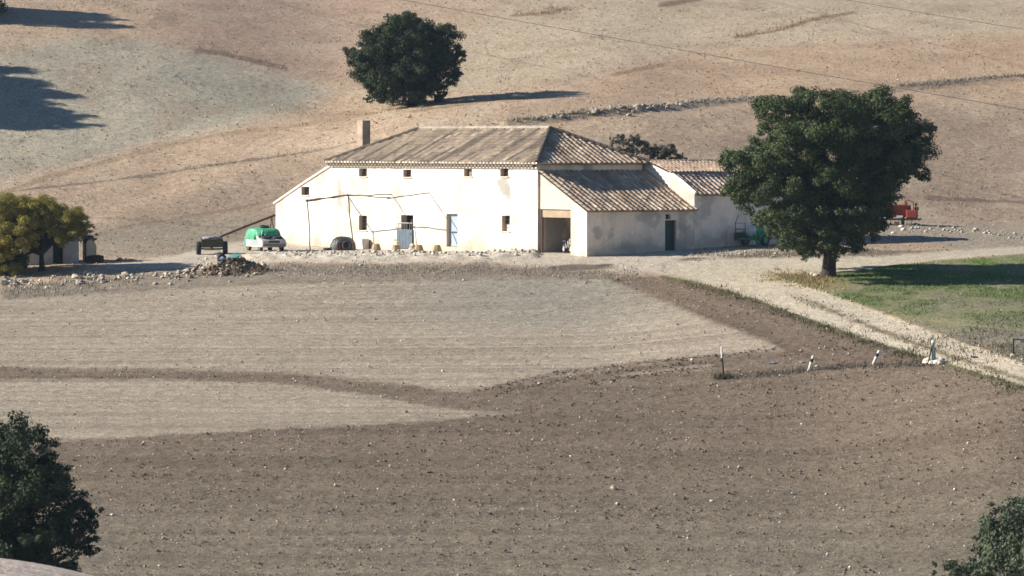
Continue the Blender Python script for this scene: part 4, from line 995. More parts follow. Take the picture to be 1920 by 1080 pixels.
# ------------------------------------------------------------------ black covered heap with an old tyre
TARPB = mat('black_plastic', (.028, .030, .034, 1), .42, var=.3, scale=3, bump=.8, bscale=4, bdist=.08, spec=.4)
RUB = mat('rubber', (.030, .030, .031, 1), .85, var=.3, scale=8)
p = onloc(643, -2.2); heap = thing('covered_heap', 'rounded heap under black plastic sheeting near the pergola post', 'heap', p)
prof = [(.84, -.06), (.84, .12), (.80, .40), (.66, .66), (.42, .82), (.15, .86), (0, .86)]
bm = bmesh.new(); rings = []
for (r, h) in prof:
    rings.append([bm.verts.new((r * math.cos(t) * (1 + .10 * float(vn(math.cos(t) * 2 + 9, math.sin(t) * 2 + h * 3, 3))), r * .8 * math.sin(t), h + .06 * float(vn(t * 3, h * 4, 5)))) for t in [2 * math.pi * k / 28 for k in range(28)]])
for a, b in zip(rings, rings[1:]):
    for k in range(28): bm.faces.new((a[k], a[(k+1) % 28], b[(k+1) % 28], b[k]))
s = MB(); s.bm.free(); s.bm = bm; s.build('sheeting', TARPB, heap, smooth=True)
MB().box((-.22, -.66, .25), (.22, .05, .5), rot=Matrix.Rotation(R(-12), 3, 'X')).build('rusty_panel', mat('rust_panel', C(110,62,48), .9, var=.4), heap)
tq = thing('tyre', 'old tyre propped against the black covered heap', 'tyre', p + Vector((.28, -.74, .30)), 0)
tq.rotation_euler = (R(-14), 0, 0)
MB().torus((0, 0, 0), 'y', .235, .085, 24, 9).build('casing', RUB, tq, smooth=True)
tq = thing('tyre', 'tyre lying flat left of the black covered heap', 'tyre', p + Vector((-1.0, -.2, .04)), 0)
MB().torus((0, 0, 0.02), 'z', .2, .08, 20, 8).build('casing', RUB, tq, smooth=True)
# ------------------------------------------------------------------ wheels
STEEL = mat('wheel_steel', C(150,145,138,.6), .5, .3, var=.2)
def wheel(parent, c, axis, r, w, rimm=None, name='wheel'):
    pr = [(r * .55, -w*.42), (r * .8, -w*.5), (r * .95, -w*.42), (r, -w*.2), (r, w*.2), (r * .95, w*.42), (r * .8, w*.5), (r * .55, w*.42), (r * .55, -w*.42)]
    t = MB().lathe(pr, (0, 0, 0), axis, 22).build(name, RUB, parent, smooth=True, loc=c)
    MB().lathe([(0, -w*.2), (r*.2, -w*.3), (r*.45, -w*.2), (r * .55, -w*.38), (r * .55, w*.38), (r*.45, w*.2), (r*.2, w*.3), (0, w*.2)], (0, 0, 0), axis, 22).build('rim', rimm or STEEL, t, smooth=True)
    return t
# ------------------------------------------------------------------ the covered car
CARP = mat('faded_white_paint', C(222,208,200,.72), .45, var=.12, scale=2, bump=0, spec=.4)
p = at(497, 470, 308); p = (p[0], 308, float(zs(p[0], 308)))
car = thing('parked_car', 'white car under a green tarpaulin left of the farmhouse', 'car', p, R(20))
W = .80
def carbody():
    s = MB(); poly = [(-1.98, .34), (-2.02, .55), (-1.95, .76), (-1.0, .90), (-.55, 1.20), (-.1, 1.38), (1.1, 1.38), (1.75, .95), (1.95, .85), (1.98, .40), (1.6, .28), (-1.7, .28)]
    s.prism(poly, -W, W, .06); return s.build('body', CARP, car, smooth=True)
cb = carbody()
for sx in (-1, 1):
    for yy in (-1.28, 1.22): wheel(car, (sx * (W - .10), yy, .30), 'x', .30, .20)
mb = MB(); mb.box((0, -2.04, .42), (1.56, .10, .16), bev=.03); mb.build('bumper', mat('grey_bumper', C(150,144,140,.6), .6), car)
for sx in (-1, 1): MB().box((sx * .60, -2.015, .64), (.26, .06, .15), bev=.02).build('headlight', mat('lamp_glass', C(190,195,196,.6), .15, var=.05, bump=0, spec=.6), car)
MB().box((0, -2.02, .64), (.72, .04, .14), bev=.01).build('grille', IRON, car)
MB().box((-W - .012, -.1, .62), (.03, 1.7, .42), bev=.012).build('door', mat('pale_grey_door', C(176,186,190,.62), .5, var=.15, bump=0), car)
GREENT = mat('green_tarpaulin', (.055, .27, .15, 1), .55, var=.18, scale=2, bump=.5, bscale=5, bdist=.05, spec=.35)
bm = bmesh.new(); rings = []; NS = 72
for (h, kx, ky, y0, wob) in [(.0, .98, 1.0, 0, .09), (.25, .98, .99, 0, .06), (.5, .96, .97, 0, .035), (.75, .90, .92, .03, .02), (.92, .84, .82, .08, .012), (1.0, .74, .66, .12, .01), (1.03, .4, .4, .12, .008), (1.04, .01, .01, .12, 0)]:
    ring = []
    for k in range(NS):
        t = 2 * math.pi * k / NS; ct, st = math.cos(t), math.sin(t)
        sx = math.copysign(abs(ct) ** .42, ct); sy = math.copysign(abs(st) ** .42, st)
        wv = wob * (math.sin(t * 11) + .7 * math.sin(t * 23 + 1.3)) * .8
        x = sx * .92 * kx + wv * ct; y = .42 + y0 + sy * 1.55 * ky + wv * st
        hem = .52 + .14 * math.sin(t * 3 + .6) + .06 * math.sin(t * 9) + (.40 if st < -.5 else 0) * 1.0
        if ct < -.3: hem = .80 + .05 * math.sin(t * 9) - (.45 if st > .55 else 0) - (.25 if st < -.75 else 0)
        ring.append(bm.verts.new((x, y, hem * (1 - h) + 1.46 * h + .03 * float(vn(t * 3, h * 3, 9)))))
    rings.append(ring)
for a, b in zip(rings, rings[1:]):
    for k in range(NS): bm.faces.new((a[k], a[(k+1) % NS], b[(k+1) % NS], b[k]))
s = MB(); s.bm.free(); s.bm = bm; s.build('tarpaulin', GREENT, car, smooth=True)
def carw(x, y, z): 
    c, s_ = math.cos(R(20)), math.sin(R(20)); return Vector((p[0] + c*x - s_*y, p[1] + s_*x + c*y, p[2] + z))
for (x, y, z, lb) in [(-.38, -1.52, .90, 'left of two old tyres lying on the white bonnet'), (.38, -1.50, .91, 'right of two old tyres lying on the white bonnet'), (.05, .3, 1.56, 'old tyre holding down the top of the green tarpaulin')]:
    t = thing('tyre', lb, 'tyre', carw(x, y, z), 0); t.rotation_euler = (R(6), R(4), 0); MB().torus((0, 0, 0), 'z', .24, .085, 22, 8).build('casing', RUB, t, smooth=True)
# ------------------------------------------------------------------ farm trailer and the long pole
p = at(398, 474, 304); p = (p[0], 304, float(zs(p[0], 304)))
tr = thing('farm_trailer', 'small dark farm trailer with grey load left of the car', 'trailer', p, R(6))
DG = mat('dark_olive_paint', (.055, .052, .028, 1), .6, var=.3, scale=4)
mb = MB(); mb.box((0, .9, .50), (1.36, 1.9, .08)).box((-.66, .9, .74), (.05, 1.9, .46)).box((.66, .9, .74), (.05, 1.9, .46)).box((0, 1.83, .74), (1.27, .05, .46)).box((0, .9, .38), (.1, 2.2, .12)); mb.build('bed', DG, tr)
MB().box((0, -.03, .73), (1.34, .05, .46), bev=.01).build('tailgate', mat('tailgate_paint', (.062, .054, .026, 1), .65, var=.4, scale=5), tr)
MB().box((0, -.10, .34), (1.1, .10, .12), bev=.02).build('tow_bar', mat('ochre_bar', C(168,150,96), .7), tr)
MB().cyl((-.78, .55, .36), (.78, .55, .36), .05).build('axle', IRON, tr)
for sx in (-1, 1): wheel(tr, (sx * .84, .45, .40), 'x', .44, .30, rimm=mat('rusty_rim', C(120,84,60), .8))
mb = MB(); mb.blob((0, .9, .98), (.64, .88, .20), 3, .2, 4); mb.build('load', mat('grey_sheet', C(150,148,150,.6), .7, var=.25), tr, smooth=True)
MB().cyl((0, 1.9, .4), (0, 3.0, .34), .05).build('drawbar', IRON, tr)
a = at(413, 444, 315); b = at(520, 402, 321); a = Vector(a); b = Vector(b)
pl = thing('sloping_pole', 'long rusty brown pole sloping from the trailer up to the house corner', 'pole', (a.x, a.y, float(zs(a.x, a.y))))
o_ = Vector(pl.location); MB().tube([a - o_, a.lerp(b, .5) - o_ + Vector((0, 0, .02)), b - o_], .075, 10).build('shaft', mat('rust_brown', C(100,66,54), .8, var=.3), pl, smooth=True)
for t in (.02, .9):
    mb = MB()
    q = a.lerp(b, t); g = Vector((q.x, q.y, float(zs(q.x, q.y)) - .1)); mb.cyl(g + Vector((-.25, .2, 0)) - o_, q - o_, .03, n=6).cyl(g + Vector((.25, -.1, 0)) - o_, q - o_, .03, n=6)
    mb.build('prop', mat('rust_brown', None), pl)
# ------------------------------------------------------------------ moped in the gateway
w = loc2w(fac(1064, 470, 1.0)[0], 1.0); p = (w[0], w[1], float(zs(w[0], w[1])))
mo = thing('moped', 'pale moped standing in the shaded gateway beside the pillar', 'moped', p, R(20))
CHR = mat('pale_metal', C(205,208,210,.7), .35, .2, var=.1, bump=0)
for y in (-.6, .6): wheel(mo, (0, y, .28), 'x', .28, .09, rimm=CHR)
mb = MB(); mb.tube([(0, -.6, .28), (0, -.48, .62), (0, -.40, .92)], .03).tube([(0, -.45, .66), (0, -.1, .42), (0, .25, .45), (0, .6, .30)], .04).tube([(0, .25, .45), (0, .35, .68)], .03); mb.build('frame', CHR, mo, smooth=True)
MB().box((0, .35, .72), (.24, .62, .12), bev=.04).build('seat', TARPB, mo)
MB().tube([(-.32, -.36, .96), (-.1, -.42, .92), (.1, -.42, .92), (.32, -.36, .96)], .018).build('handlebar', IRON, mo)
MB().blob((0, -.52, .80), (.10, .10, .10), 2, .03).build('headlight', mat('lamp_glass', None), mo, smooth=True)
MB().box((0, -.38, .56), (.26, .05, .42), rot=Matrix.Rotation(R(-18), 3, 'X'), bev=.02).build('leg_shield', mat('moped_white', C(225,225,222,.75), .4, bump=0), mo)
mb = MB(); mb.box((0, 0.05, .40), (.20, .36, .2), bev=.05); mb.build('engine', STEEL, mo)
# ------------------------------------------------------------------ green crop sprayer before the barn
q = at(1416, 468, 298.8); p = (q[0], q[1], float(zs(q[0], q[1])))
sp = thing('crop_sprayer', 'green wheeled crop sprayer with white tank by the barn wall', 'sprayer', p, R(-38))
GR = mat('bright_green_paint', (.016, .22, .10, 1), .45, var=.12, scale=3, bump=0, spec=.4); 
for sx, rr in ((-1, .42), (1, .42)):
    wheel(sp, (sx * .75, 0, rr), 'x', rr, .17, rimm=GR)
for sx in (-1, 1):
    mb = MB()
    pts = [(math.cos(t) * .52, math.sin(t) * .52 + .42) for t in [R(25 + 13 * k) for k in range(12)]]
    for (a_, b_) in zip(pts, pts[1:]): mb.quad((sx*.75 - .14, a_[0], a_[1]), (sx*.75 + .14, a_[0], a_[1]), (sx*.75 + .14, b_[0], b_[1]), (sx*.75 - .14, b_[0], b_[1]))
    f_ = mb.build('mudguard', GR, sp); sm = f_.modifiers.new('thick', 'SOLIDIFY'); sm.thickness = .02
mb = MB(); mb.cyl((-.8, 0, .42), (.8, 0, .42), .05).box((0, -.5, .48), (.9, 1.6, .07)).box((.5, -.62, .45), (.10, .12, .85), rot=Matrix.Rotation(R(35), 3, 'X')).box((.62, -.45, .55), (.16, .10, .95), rot=Matrix.Rotation(R(28), 3, 'X')); mb.build('chassis', GR, sp)
s = MB().lathe([(0, -.52), (.24, -.50), (.38, -.40), (.42, -.2), (.42, .2), (.38, .40), (.24, .50), (0, .52)], (0, -.1, .92), 'x', 22); tk = s.build('tank', mat('white_tank', C(222,220,214,.75), .4, var=.08, bump=0, spec=.4), sp, smooth=True)
MB().cyl((0, -.1, 1.32), (0, -.1, 1.40), .13, n=14).build('tank_cap', IRON, tk, smooth=True)
MB().box((.48, -.1, .98), (.12, .62, .55), bev=.04).build('side_panel', GR, sp)
mb = MB(); mb.tube([(-.95, -.8, .5), (-.95, -.8, 1.45), (-.2, -.8, 1.45), (-.2, -.8, .5)], .025).cyl((-.95, -.8, 1.08), (-.2, -.8, 1.08), .025).cyl((-.95, -.8, 1.45), (-.7, -.8, 1.98), .018).box((-.6, -.8, .62), (.8, .1, .5)); mb.build('boom_frame', IRON, sp)
# ------------------------------------------------------------------ red farm machine behind the oak
q = at(1661, 421, 320); p = (q[0], 320, float(zs(q[0], 320)))
RED = mat('orange_red_paint', (.25, .045, .022, 1), .5, var=.22, scale=2.5, bump=0, spec=.35)
rm = thing('seed_drill', 'orange red seed drill parked behind the big oak', 'farm machine', p, R(-8))
s = MB(); s.prism([(-.5, 1.30), (.5, 1.30), (.42, .62), (-.3, .55)], -1.9, 1.35, .02); s.build('hopper', RED, rm)
MB().box((-.3, 0, 1.34), (3.2, 1.04, .07), bev=.01).build('hopper_lid', RED, rm)
mb = MB(); mb.box((1.75, -.1, .75), (.75, 1.0, .55), bev=.08).box((1.55, -.2, 1.1), (.25, .3, .5), bev=.03).box((2.0, .1, 1.05), (.2, .5, .4), bev=.03); mb.build('gearbox', RED, rm)
mb = MB(); mb.tube([(1.30, -.4, 1.0), (1.30, -.4, 1.62), (1.55, -.4, 1.68), (1.85, -.4, 1.55), (1.85, -.4, 1.0)], .04).tube([(1.3, .4, 1.0), (1.3, .4, 1.62), (1.3, -.4, 1.62)], .04).box((1.4, -.42, 1.25), (.16, .06, .6)); mb.build('guard_frame', RED, rm, smooth=True)
MB().box((.3, -.55, .42), (4.2, .12, .12)).build('toolbar', mat('dark_iron', (.03, .028, .026, 1), .7, bump=0), rm)
mb = MB()
for k in range(14): x = -1.8 + .27 * k; mb.tube([(x, -.5, .45), (x, -.62, .25), (x, -.5, .02)], .022)
mb.build('tines', IRON, rm)
for x in (-1.6, 1.1): wheel(rm, (x, .55, .42), 'x', .42, .2, rimm=RED)
MB().box((.95, -.56, .60), (.42, .03, .14)).build('white_plate', mat('white_plate', C(228,226,220,.75), .5, bump=0, var=.05), rm)
mb = MB(); mb.blob((2.0, -.2, 1.42), (.10, .10, .12), 2, .1).cyl((2.0, -.2, 1.2), (2.0, -.2, 1.35), .03).box((2.12, -.3, 1.12), (.14, .3, .22), bev=.03); mb.build('control_knob', IRON, rm)
# ------------------------------------------------------------------ shed under the autumn tree
q = at(148, 498, 298); p = (q[0], 298, float(zs(q[0], 298)))
sh = thing('shed', 'low grey plastered shed half hidden by the yellow green tree', 'shed', p, R(14))
GP = np.array([.44, .43, .42])
hd_ = (1.98, 2.62, -.3, 1.55, .3)
panel('wall', sh, (-3.6, 0), (1, 0), (0, -1), 3.6, lambda s: 1.75 + .30 * math.sin(math.pi * min(1, max(0, s / 3.6))), -.6, [hd_], seed=81, tone=GP, stain=.3)
panel('wall', sh, (0, 0), (0, 1), (1, 0), 3.0, lambda s: 1.78, -.6, seed=82, tone=GP, res=.25)
panel('wall', sh, (-3.6, 0), (0, 1), (-1, 0), 3.0, lambda s: 1.78, -.6, seed=83, tone=GP, res=.25)
panel('wall', sh, (-3.6, 3.0), (1, 0), (0, 1), 3.6, lambda s: 1.78, -.6, seed=84, tone=GP, res=.25)
MB().prism([(-.15, 1.80), (3.2, 1.80), (3.2, 1.98), (-.15, 1.98)], -3.75, .15, .03).build('roof', mat('shed_roof', C(120,104,90), .95, var=.35, scale=2), sh)
MB().box((-3.6 + 2.3, .22, .62), (.62, .05, 1.8)).build('door', mat('shed_door', (.010, .026, .025, 1), .7), sh)
q = at(168, 486, 300); 
wl_ = thing('ruined_wall', 'stub of broken plastered wall at the shed corner', 'wall', (q[0], 300, float(zs(q[0], 300))), R(-40))
s = MB(); s.prism([(-.45, -.3), (.45, -.3), (.45, .9), (.2, 1.30), (-.1, 1.42), (-.45, 1.45)], -.18, .18, .04); s.build('masonry', mat('rough_plaster', C(200,184,164,.7), .95, var=.35, scale=2.5, bump=.7), wl_)
s = MB(); s.prism([(-.5, -.2), (.6, -.2), (.55, .42), (.1, .5), (-.5, .46)], .3, .75, .05); o = s.build('stone_trough', mat('dark_stone', C(74,68,62), .9)); o.location = at(172, 484, 297.5); o.location.z = float(zs(o.location.x, 297.5)) ; o.rotation_euler = (0, 0, R(70)); tag(o, 'low dark trough in the shade right of the shed', 'trough')
# trough beneath the hill oak
q = ground(822, 193, 340); t = thing('feed_trough', 'dark feed trough with a board on top beside the hill oak', 'trough', q, R(8))
MB().box((0, 0, .33), (.62, .5, .5), bev=.03).build('box', mat('dark_wood', (.03, .027, .025, 1), .9), t)
MB().box((.05, 0, .62), (1.15, .55, .06), bev=.01).build('board', mat('dark_wood', None), t)
# ------------------------------------------------------------------ rubbish heap before the yard
q = ground(432, 512); hp = thing('rubbish_heap', 'long low heap of rubble and rubbish below the trailer', 'heap', q)
NXH, NYH = 90, 44
hx = np.linspace(-2.7, 2.7, NXH); hy = np.linspace(-1.5, 1.5, NYH); HX, HY = np.meshgrid(hx, hy)
def heap_h(x, y):
    h = .88 * np.exp(-((x + .05) / .85) ** 2 - (y / .6) ** 2) + .50 * np.exp(-((x - 1.3) / .75) ** 2 - (y / .6) ** 2) + .38 * np.exp(-((x + 1.35) / .7) ** 2 - (y / .55) ** 2)
    return h * (1 + .55 * fbm(x * 1.6 + 4, y * 1.6, 4, 91)) + .10 * vn(x * 5, y * 5, 92) * np.minimum(1, h * 5)
HH = heap_h(HX, HY); gz = zg(q[0] + HX, q[1] + HY) - q[2]
ix = (np.arange(NYH - 1)[:, None] * NXH + np.arange(NXH - 1)[None]).ravel()
hc = np.array(C(150,134,118)[:3])[None] * (1 + .7 * fbm(HX * 1.4, HY * 1.4, 4, 93).ravel())[:, None]
mesh_np('mound', np.stack([HX.ravel(), HY.ravel(), (HH + gz - .06).ravel()], 1), np.stack([ix, ix + 1, ix + NXH + 1, ix + NXH], 1), SOIL, hp, smooth=True, attr={'soil': np.clip(hc, .02, .9)})
n = 900; rx = RNG.normal(0, 1.15, n); ry = RNG.normal(-.15, .42, n); k_ = np.abs(rx) < 2.5; rx, ry = rx[k_], ry[k_]; n = len(rx)
rs_ = np.clip(.05 * np.exp(RNG.normal(0, .6, n)), .02, .20)
palr = np.array([C(205,188,165)[:3], C(150,128,108)[:3], C(112,96,84)[:3], C(176,142,116)[:3], C(150,132,112)[:3], C(80,72,66)[:3]])
wx, wy = q[0] + rx, q[1] + ry
lumps('rubble', np.stack([wx, wy, zg(wx, wy) + heap_h(rx, ry) - .06 + rs_ * .3], 1), rs_, palr[RNG.integers(0, 6, n)] * (.7 + .5 * RNG.random((n, 1))), SOIL)
weeds('dry_weeds', (q[0] + 1.3 + RNG.normal(0, .6, 40), q[1] - .5 + RNG.normal(0, .25, 40)), .15, .45, [(130,112,88),(112,100,78),(150,130,104)], r=.15)
def heapz(dx, dy): return 0
def onheap(name, px, py, label, cat, builder, m, lift=0.0, group=None):
    o = builder().build(name, m); dx = (px - 432) / 9000 * q[1]; dy = lift; o.location = (q[0] + dx, q[1] + dy, q[2] + float(heap_h(np.array(dx), np.array(dy))) + .06); return tag(o, label, cat, group)
o = onheap('sheet', 440, 484, 'crumpled turquoise plastic sheet on top of the rubbish heap', 'sheet', lambda: MB().blob((0, 0, 0), (.36, .26, .05), 3, .5, 6), mat('turquoise_plastic', (.10, .26, .22, 1), .5, var=.2, bump=.3))
o.rotation_euler = (R(18), R(-8), 0)
o = onheap('bag', 417, 487, 'blue bag dumped on the rubbish heap', 'bag', lambda: MB().blob((0, 0, 0), (.2, .2, .15), 2, .3, 8), mat('blue_plastic', (.06, .17, .36, 1), .5, var=.2, bump=.2))
o = onheap('board', 430, 495, 'pale flat board lying across the rubbish heap', 'board', lambda: MB().box((0, 0, 0), (1.5, .4, .04), rot=Matrix.Rotation(R(-9), 3, 'Y')), mat('pale_board', C(196,186,180,.7), .8))
o = onheap('plank', 367, 489, 'reddish plank sticking up at the left of the rubbish heap', 'plank', lambda: MB().box((0, 0, 0), (.13, .06, .75), rot=Matrix.Rotation(R(38), 3, 'Y')), mat('red_wood', C(128,88,68), .9))
t = thing('tyre', 'black tyre half buried on top of the rubbish heap', 'tyre', Vector((q[0] - .5, q[1] + .15, q[2] + .82)), 0); t.rotation_euler = (R(70), 0, R(20)); MB().torus((0, 0, 0), 'z', .24, .08, 20, 8).build('casing', RUB, t, smooth=True)
# ------------------------------------------------------------------ loose stones one can tell apart
KINDS = []
GREYSTONE = mat('grey_stone', C(170,160,146, .62), .95, var=.35, scale=5, bump=.6); BROWNSTONE = mat('earthy_stone', C(178,152,126, .62), .95, var=.35, scale=5, bump=.6)
for k in range(7):
    s = MB(); s.blob((0, 0, .30), (1, .8, .62), 2, .55, 40 + k); o = s.build('stone', PALESTONE); o.data.materials[0] = [PALESTONE, GREYSTONE, PALESTONE, BROWNSTONE][k % 4]; KINDS.append(o.data); bpy.data.objects.remove(o)
s = MB(); s.blob((0, 0, .32), (1, .85, .68), 2, .45, 77); o = s.build('stone', mat('white_stone', C(232,222,208,.72), .95, var=.25, scale=5, bump=.5)); WHITEK = o.data; bpy.data.objects.remove(o)
BROWN = mat('brown_stone', C(160,134,108), .95, var=.25, scale=3)
def stones(spots, label, group, rmin, rmax, sink=.15, white=False):
    for (px, py) in spots:
        p = ground(px, py); o = bpy.data.objects.new('stone', random.choice([WHITEK] if white else KINDS)); COL.objects.link(o)
        r = rmin * .7 + (rmax - rmin * .7) * random.random() ** 1.8; o.scale = (r, r, r); o.location = (p[0], p[1], float(zg(p[0], p[1])) - r * sink); o.rotation_euler = (0, 0, random.random() * 6.28)
        tag(o, label, 'stone', group)
sp_ = [(random.gauss(25, 18), random.uniform(520, 536)) for _ in range(22)]
stones(sp_, 'pale stone in the scatter below the yellow green tree', 'pale stones below the yellow green tree', .12, .30)
sp_ = [(random.gauss(160, 16), random.gauss(524, 5)) for _ in range(22)] + [(165, 512), (170, 515)]
stones(sp_, 'pale stone in the small pile in front of the shed', 'pale stones piled before the shed', .12, .32)
sp_ = [(236 + random.gauss(0, 7), 516 + random.gauss(0, 3)) for _ in range(8)]
stones(sp_, 'pale stone in the little cluster right of the shed pile', 'pale stones in a little cluster', .12, .26)
sp_ = [(random.uniform(310, 400), 0) for _ in range(34)]; sp_ = [(x, 522 - (x - 310) * .12 + random.gauss(0, 5)) for x, _ in sp_]
sp_ = sp_[:24]; stones(sp_, 'pale stone spilled at the left end of the rubbish heap', 'pale stones at the rubbish heap', .10, .28)
sp_ = [(400 + random.random() * 95, 512 + random.gauss(0, 6)) for _ in range(26)]
stones(sp_, 'stone in front of the rubbish heap', 'stones in front of the rubbish heap', .08, .2)
sp_ = []
for _ in range(80):
    x = random.triangular(1085, 1285, 1190); sp_.append((x, np.interp(x, [1040,1100,1200,1290], [224,216,207,199]) + random.gauss(0, 2.6)))
stones(sp_, 'pale boulder in the row along the hillside bank', 'pale boulders along the hillside bank', .11, .25)
sp_ = [(random.uniform(970, 1090), 0) for _ in range(16)]; sp_ = [(x, np.interp(x, [950,1040,1100], [233,224,215]) + random.gauss(0, 2)) for x, _ in sp_]
stones(sp_, 'smaller stone on the bank just above the roof ridge', 'smaller stones above the roof ridge', .10, .2)
stones([(1524, 517), (1530, 519), (1536, 518), (1529, 515)], 'pale stone heaped against the foot of the big oak', 'pale stones at the foot of the big oak', .14, .26, .05, True)
sp_ = [(1690, 427), (1694, 433), (1675, 438), (1612, 424)]
stones(sp_, 'white stone at the bank under the orange red machine', 'white stones under the machine', .2, .32, .15, True)
stones([(1080, 478), ], 'rounded brown stone at the foot of the gateway pillar', None, .26, .27)
for px, py, lb, r in [(677, 499, 'bright white stone alone in the weeds before the house', .12), (1395, 558, 'white stone on the dark soil beside the track', .12), (1150, 919, 'white stone lying alone low on the ploughed slope', .15), (1388, 478, 'grey white stone by the wheel of the sprayer', .14), (224, 488, 'orange tinted stone in the shade before the shed', .2)]:
    p = ground(px, py); rock('stone', (p[0], p[1], float(zg(p[0], p[1])) - .03), r, lb, seed=int(px), m=None if px != 224 else mat('orange_stone', C(200,140,90), .9))
# ------------------------------------------------------------------ marker posts in the field
PW = mat('white_post_paint', C(228,226,220,.75), .7, var=.2, scale=6, bump=.2); PD = mat('tarred_wood', (.028, .024, .022, 1), .9, var=.3)
q = ground(1355, 709); sc = F / q[1]
t = thing('marker_post', 'tall thin dark post with a white painted top in the field', 'post', q)
MB().tube([(.05, 0, -.2), (.02, 0, .5), (-.04, 0, 1.05)], [.05, .045, .045], 8).build('shaft', PD, t, smooth=True)
MB().tube([(-.04, 0, 1.05), (-.06, 0, 1.45), (-.055, 0, 1.66)], [.05, .05, .04], 8).build('painted_top', PW, t, smooth=True)
V = weeds('weed_tuft', (np.full(24, q[0]) + RNG.normal(0, .22, 24), np.full(24, q[1]) + RNG.normal(-.1, .2, 24)), .1, .4, [(84,78,64),(110,100,80)], r=.1)
tag(V, 'tuft of dry weeds round the foot of the tall dark post', 'weeds', kind='thing')
prev = None
for i, (fx, fy, tx, ty, lb) in enumerate([(1516, 695, 1525, 667, 'left of the two short leaning white posts with a dark band'), (1636, 685, 1649, 658, 'right of the two short leaning white posts with a dark band')]):
    g = ground(fx, fy); h = (fy - ty) / (F / g[1]); dx = (tx - fx) / (F / g[1])
    t = thing('marker_post', lb, 'post', g, 0, 'short leaning white posts')
    MB().tube([(-dx*.1, 0, -.12), (dx*.55, 0, h*.58)], .07, 8).build('shaft', PW, t, smooth=True)
    MB().tube([(dx*.55, 0, h*.58), (dx*.78, 0, h*.80)], .085, 8).build('band', PD, t, smooth=True)
    mb = MB(); mb.tube([(dx*.78, 0, h*.80), (dx, 0, h*1.0)], [.08, .06], 8).box((dx + .1, 0, h*.9), (.16, .1, .1), bev=.02); mb.build('painted_top', PW, t, smooth=True)
g = ground(1750, 682)
t = thing('marker_post', 'pale grey post standing in the white stone cairn by the track', 'post', (g[0], g[1], g[2]))
MB().tube([(.02, 0, -.1), (0, 0, .55), (-.03, 0, 1.05)], [.13, .11, .08], 8).build('shaft', mat('grey_post', C(160,164,160,.7), .8), t, smooth=True)
MB().blob((-.02, 0, 1.1), (.10, .10, .12), 2, .2, 3).build('painted_top', PW, t, smooth=True)
MB().cyl((-.28, -.1, .0), (-.06, -.05, .95), .035).build('brace', PD, t)
sp_ = [(1742, 676), (1737, 678), (1745, 680), (1752, 681), (1758, 679), (1765, 677), (1748, 683), (1756, 684), (1740, 682), (1762, 683)]
for (px, py) in sp_: pass
stones(sp_, 'white stone of the small cairn round the grey post', 'white stones of the cairn by the track', .18, .30, .0, True)
g = ground(1900, 664); t = thing('sign', 'small dark sign post with a pale blue plate at the right edge', 'sign', g)
mb = MB(); mb.cyl((0, 0, -.2), (0, 0, .80), .04).cyl((0, 0, .74), (.75, 0, .74), .03); mb.build('post', PD, t)
MB().box((.55, -.03, .66), (.42, .03, .13), bev=.005).build('plate', mat('pale_blue_plate', C(150,180,205,.7), .5, bump=0), t)
stones([(1893, 666), (1898, 668), (1906, 666), (1912, 667)], 'pale stone at the foot of the small dark sign post', 'pale stones at the sign post', .1, .2)
# scraps of plastic
for px, py, lb, m in [(1450, 682, 'pale blue scrap of plastic on the dark soil left of the posts', mat('scrap_blue', C(130,150,175,.7), .5)), (1504, 680, 'grey scrap of plastic just behind the leaning post', mat('scrap_grey', C(150,152,160,.7), .5)), (1826, 670, 'dark blue scrap on the track', mat('scrap_dark', C(70,84,100,.7), .5))]:
    p = ground(px, py); o = MB().blob((0, 0, .03), (.22, .14, .05), 2, .5, int(px)).build('plastic_scrap', m); o.location = (p[0], p[1], float(zg(p[0], p[1]))); tag(o, lb, 'scrap')
# ------------------------------------------------------------------ overhead wires and the poles just outside the picture
CAB = mat('cable', (.035, .03, .03, 1), .7, bump=0, var=.1)
def cable(a, b, label):
    a = Vector(a); b = Vector(b); pts = []
    for i in range(41):
        t = i / 40; pts.append(a.lerp(b, t) + Vector((0, 0, -.25 * 4 * t * (1 - t))))
    o = MB().tube(pts, .021, 5).build('cable', CAB); tag(o, label, 'cable', 'overhead cables')
a = at(60, -131, 455); b = at(2120, 240, 290)
cable(a, b, 'long overhead cable crossing above the hillside behind the big oak')
a2 = at(1200, -72, 455); b2 = at(2160, 92, 330)
cable(a2, b2, 'shorter overhead cable across the top right corner')
for e in (a, b, a2, b2):
    z = float(zs(e[0], e[1])); o = MB().cyl((0, 0, -.5), (0, 0, e[2] - z + .15), .14, .09, 10).build('utility_pole', mat('pole_wood', C(110,94,80), .9)); o.location = (e[0], e[1], z)
    tag(o, 'plain wooden pole carrying an overhead cable', 'utility pole', 'utility poles outside the picture')
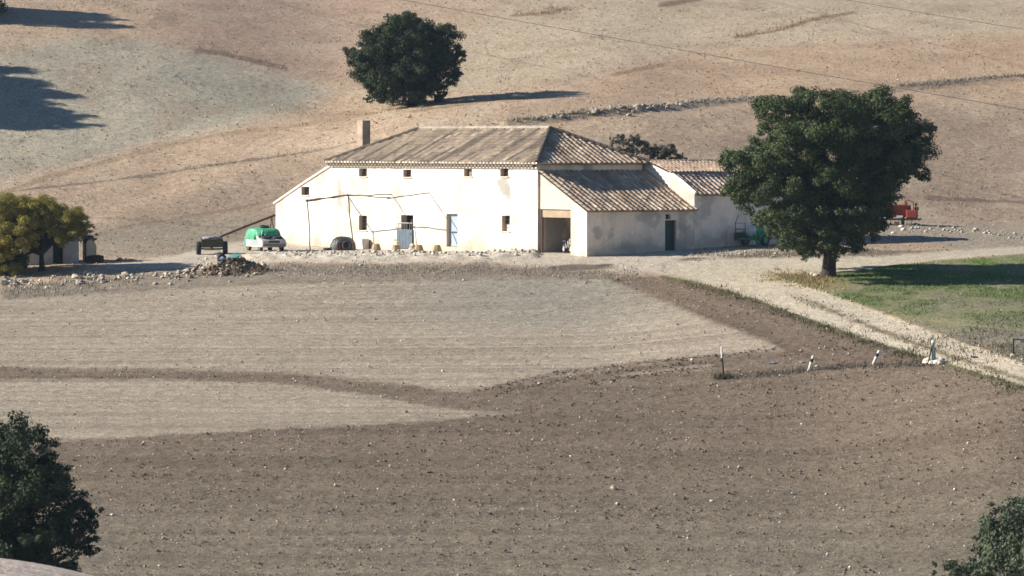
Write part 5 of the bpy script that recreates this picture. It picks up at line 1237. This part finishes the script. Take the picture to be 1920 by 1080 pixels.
# ------------------------------------------------------------------ thin autumn air over the valley
hz = MB().box((0, 205, 14), (900, 640, 66)).build('haze', bpy.data.materials.new('haze_air')); hm = hz.data.materials[0]; hm.use_nodes = True
for n_ in list(hm.node_tree.nodes):
    if n_.type == 'BSDF_PRINCIPLED': hm.node_tree.nodes.remove(n_)
pv = hm.node_tree.nodes.new('ShaderNodeVolumePrincipled'); pv.inputs['Color'].default_value = (.55, .76, 1.0, 1); pv.inputs['Density'].default_value = HAZE; pv.inputs['Anisotropy'].default_value = .0
hm.node_tree.links.new(pv.outputs[0], [n_ for n_ in hm.node_tree.nodes if n_.type == 'OUTPUT_MATERIAL'][0].inputs['Volume'])
tag(hz, kind='stuff')
# ------------------------------------------------------------------ light, sky, camera
SUN_EL = 25.8
sd = bpy.data.lights.new('sun', 'SUN'); sd.energy = 5.0; sd.angle = R(.53); sd.color = (1.0, .94, .82)
so = bpy.data.objects.new('sun', sd); COL.objects.link(so)
d = Vector((math.cos(R(SUN_EL)), 0.0, -math.sin(R(SUN_EL)))); so.rotation_euler = d.to_track_quat('-Z', 'Y').to_euler(); so.location = (-60, 250, 60)
wd = bpy.data.worlds.new('World'); SC.world = wd; wd.use_nodes = True; nt = wd.node_tree
sk = nt.nodes.new('ShaderNodeTexSky'); sk.sky_type = 'NISHITA'; sk.sun_disc = False; sk.sun_elevation = R(SUN_EL); sk.sun_rotation = R(-90); sk.air_density = 1.0; sk.dust_density = 0; sk.ozone_density = 5
bg = nt.nodes['Background']; bg.inputs['Strength'].default_value = .055; nt.links.new(sk.outputs[0], bg.inputs[0])
cd = bpy.data.cameras.new('camera'); cd.sensor_width = 36; cd.lens = F / 1920 * 36; cd.clip_start = .5; cd.clip_end = 4000
cd.dof.use_dof = True; cd.dof.focus_distance = 300; cd.dof.aperture_fstop = 5.6
co = bpy.data.objects.new('camera', cd); COL.objects.link(co); co.location = (0, 0, CAMZ); co.rotation_euler = (R(90) - TH, 0, 0); SC.camera = co
SC.view_settings.view_transform = 'Standard'; SC.view_settings.look = 'None'; SC.view_settings.gamma = 1; SC.view_settings.exposure = 1.12
SC.cycles.filter_width = 1.6
SC.cycles.max_bounces = 6
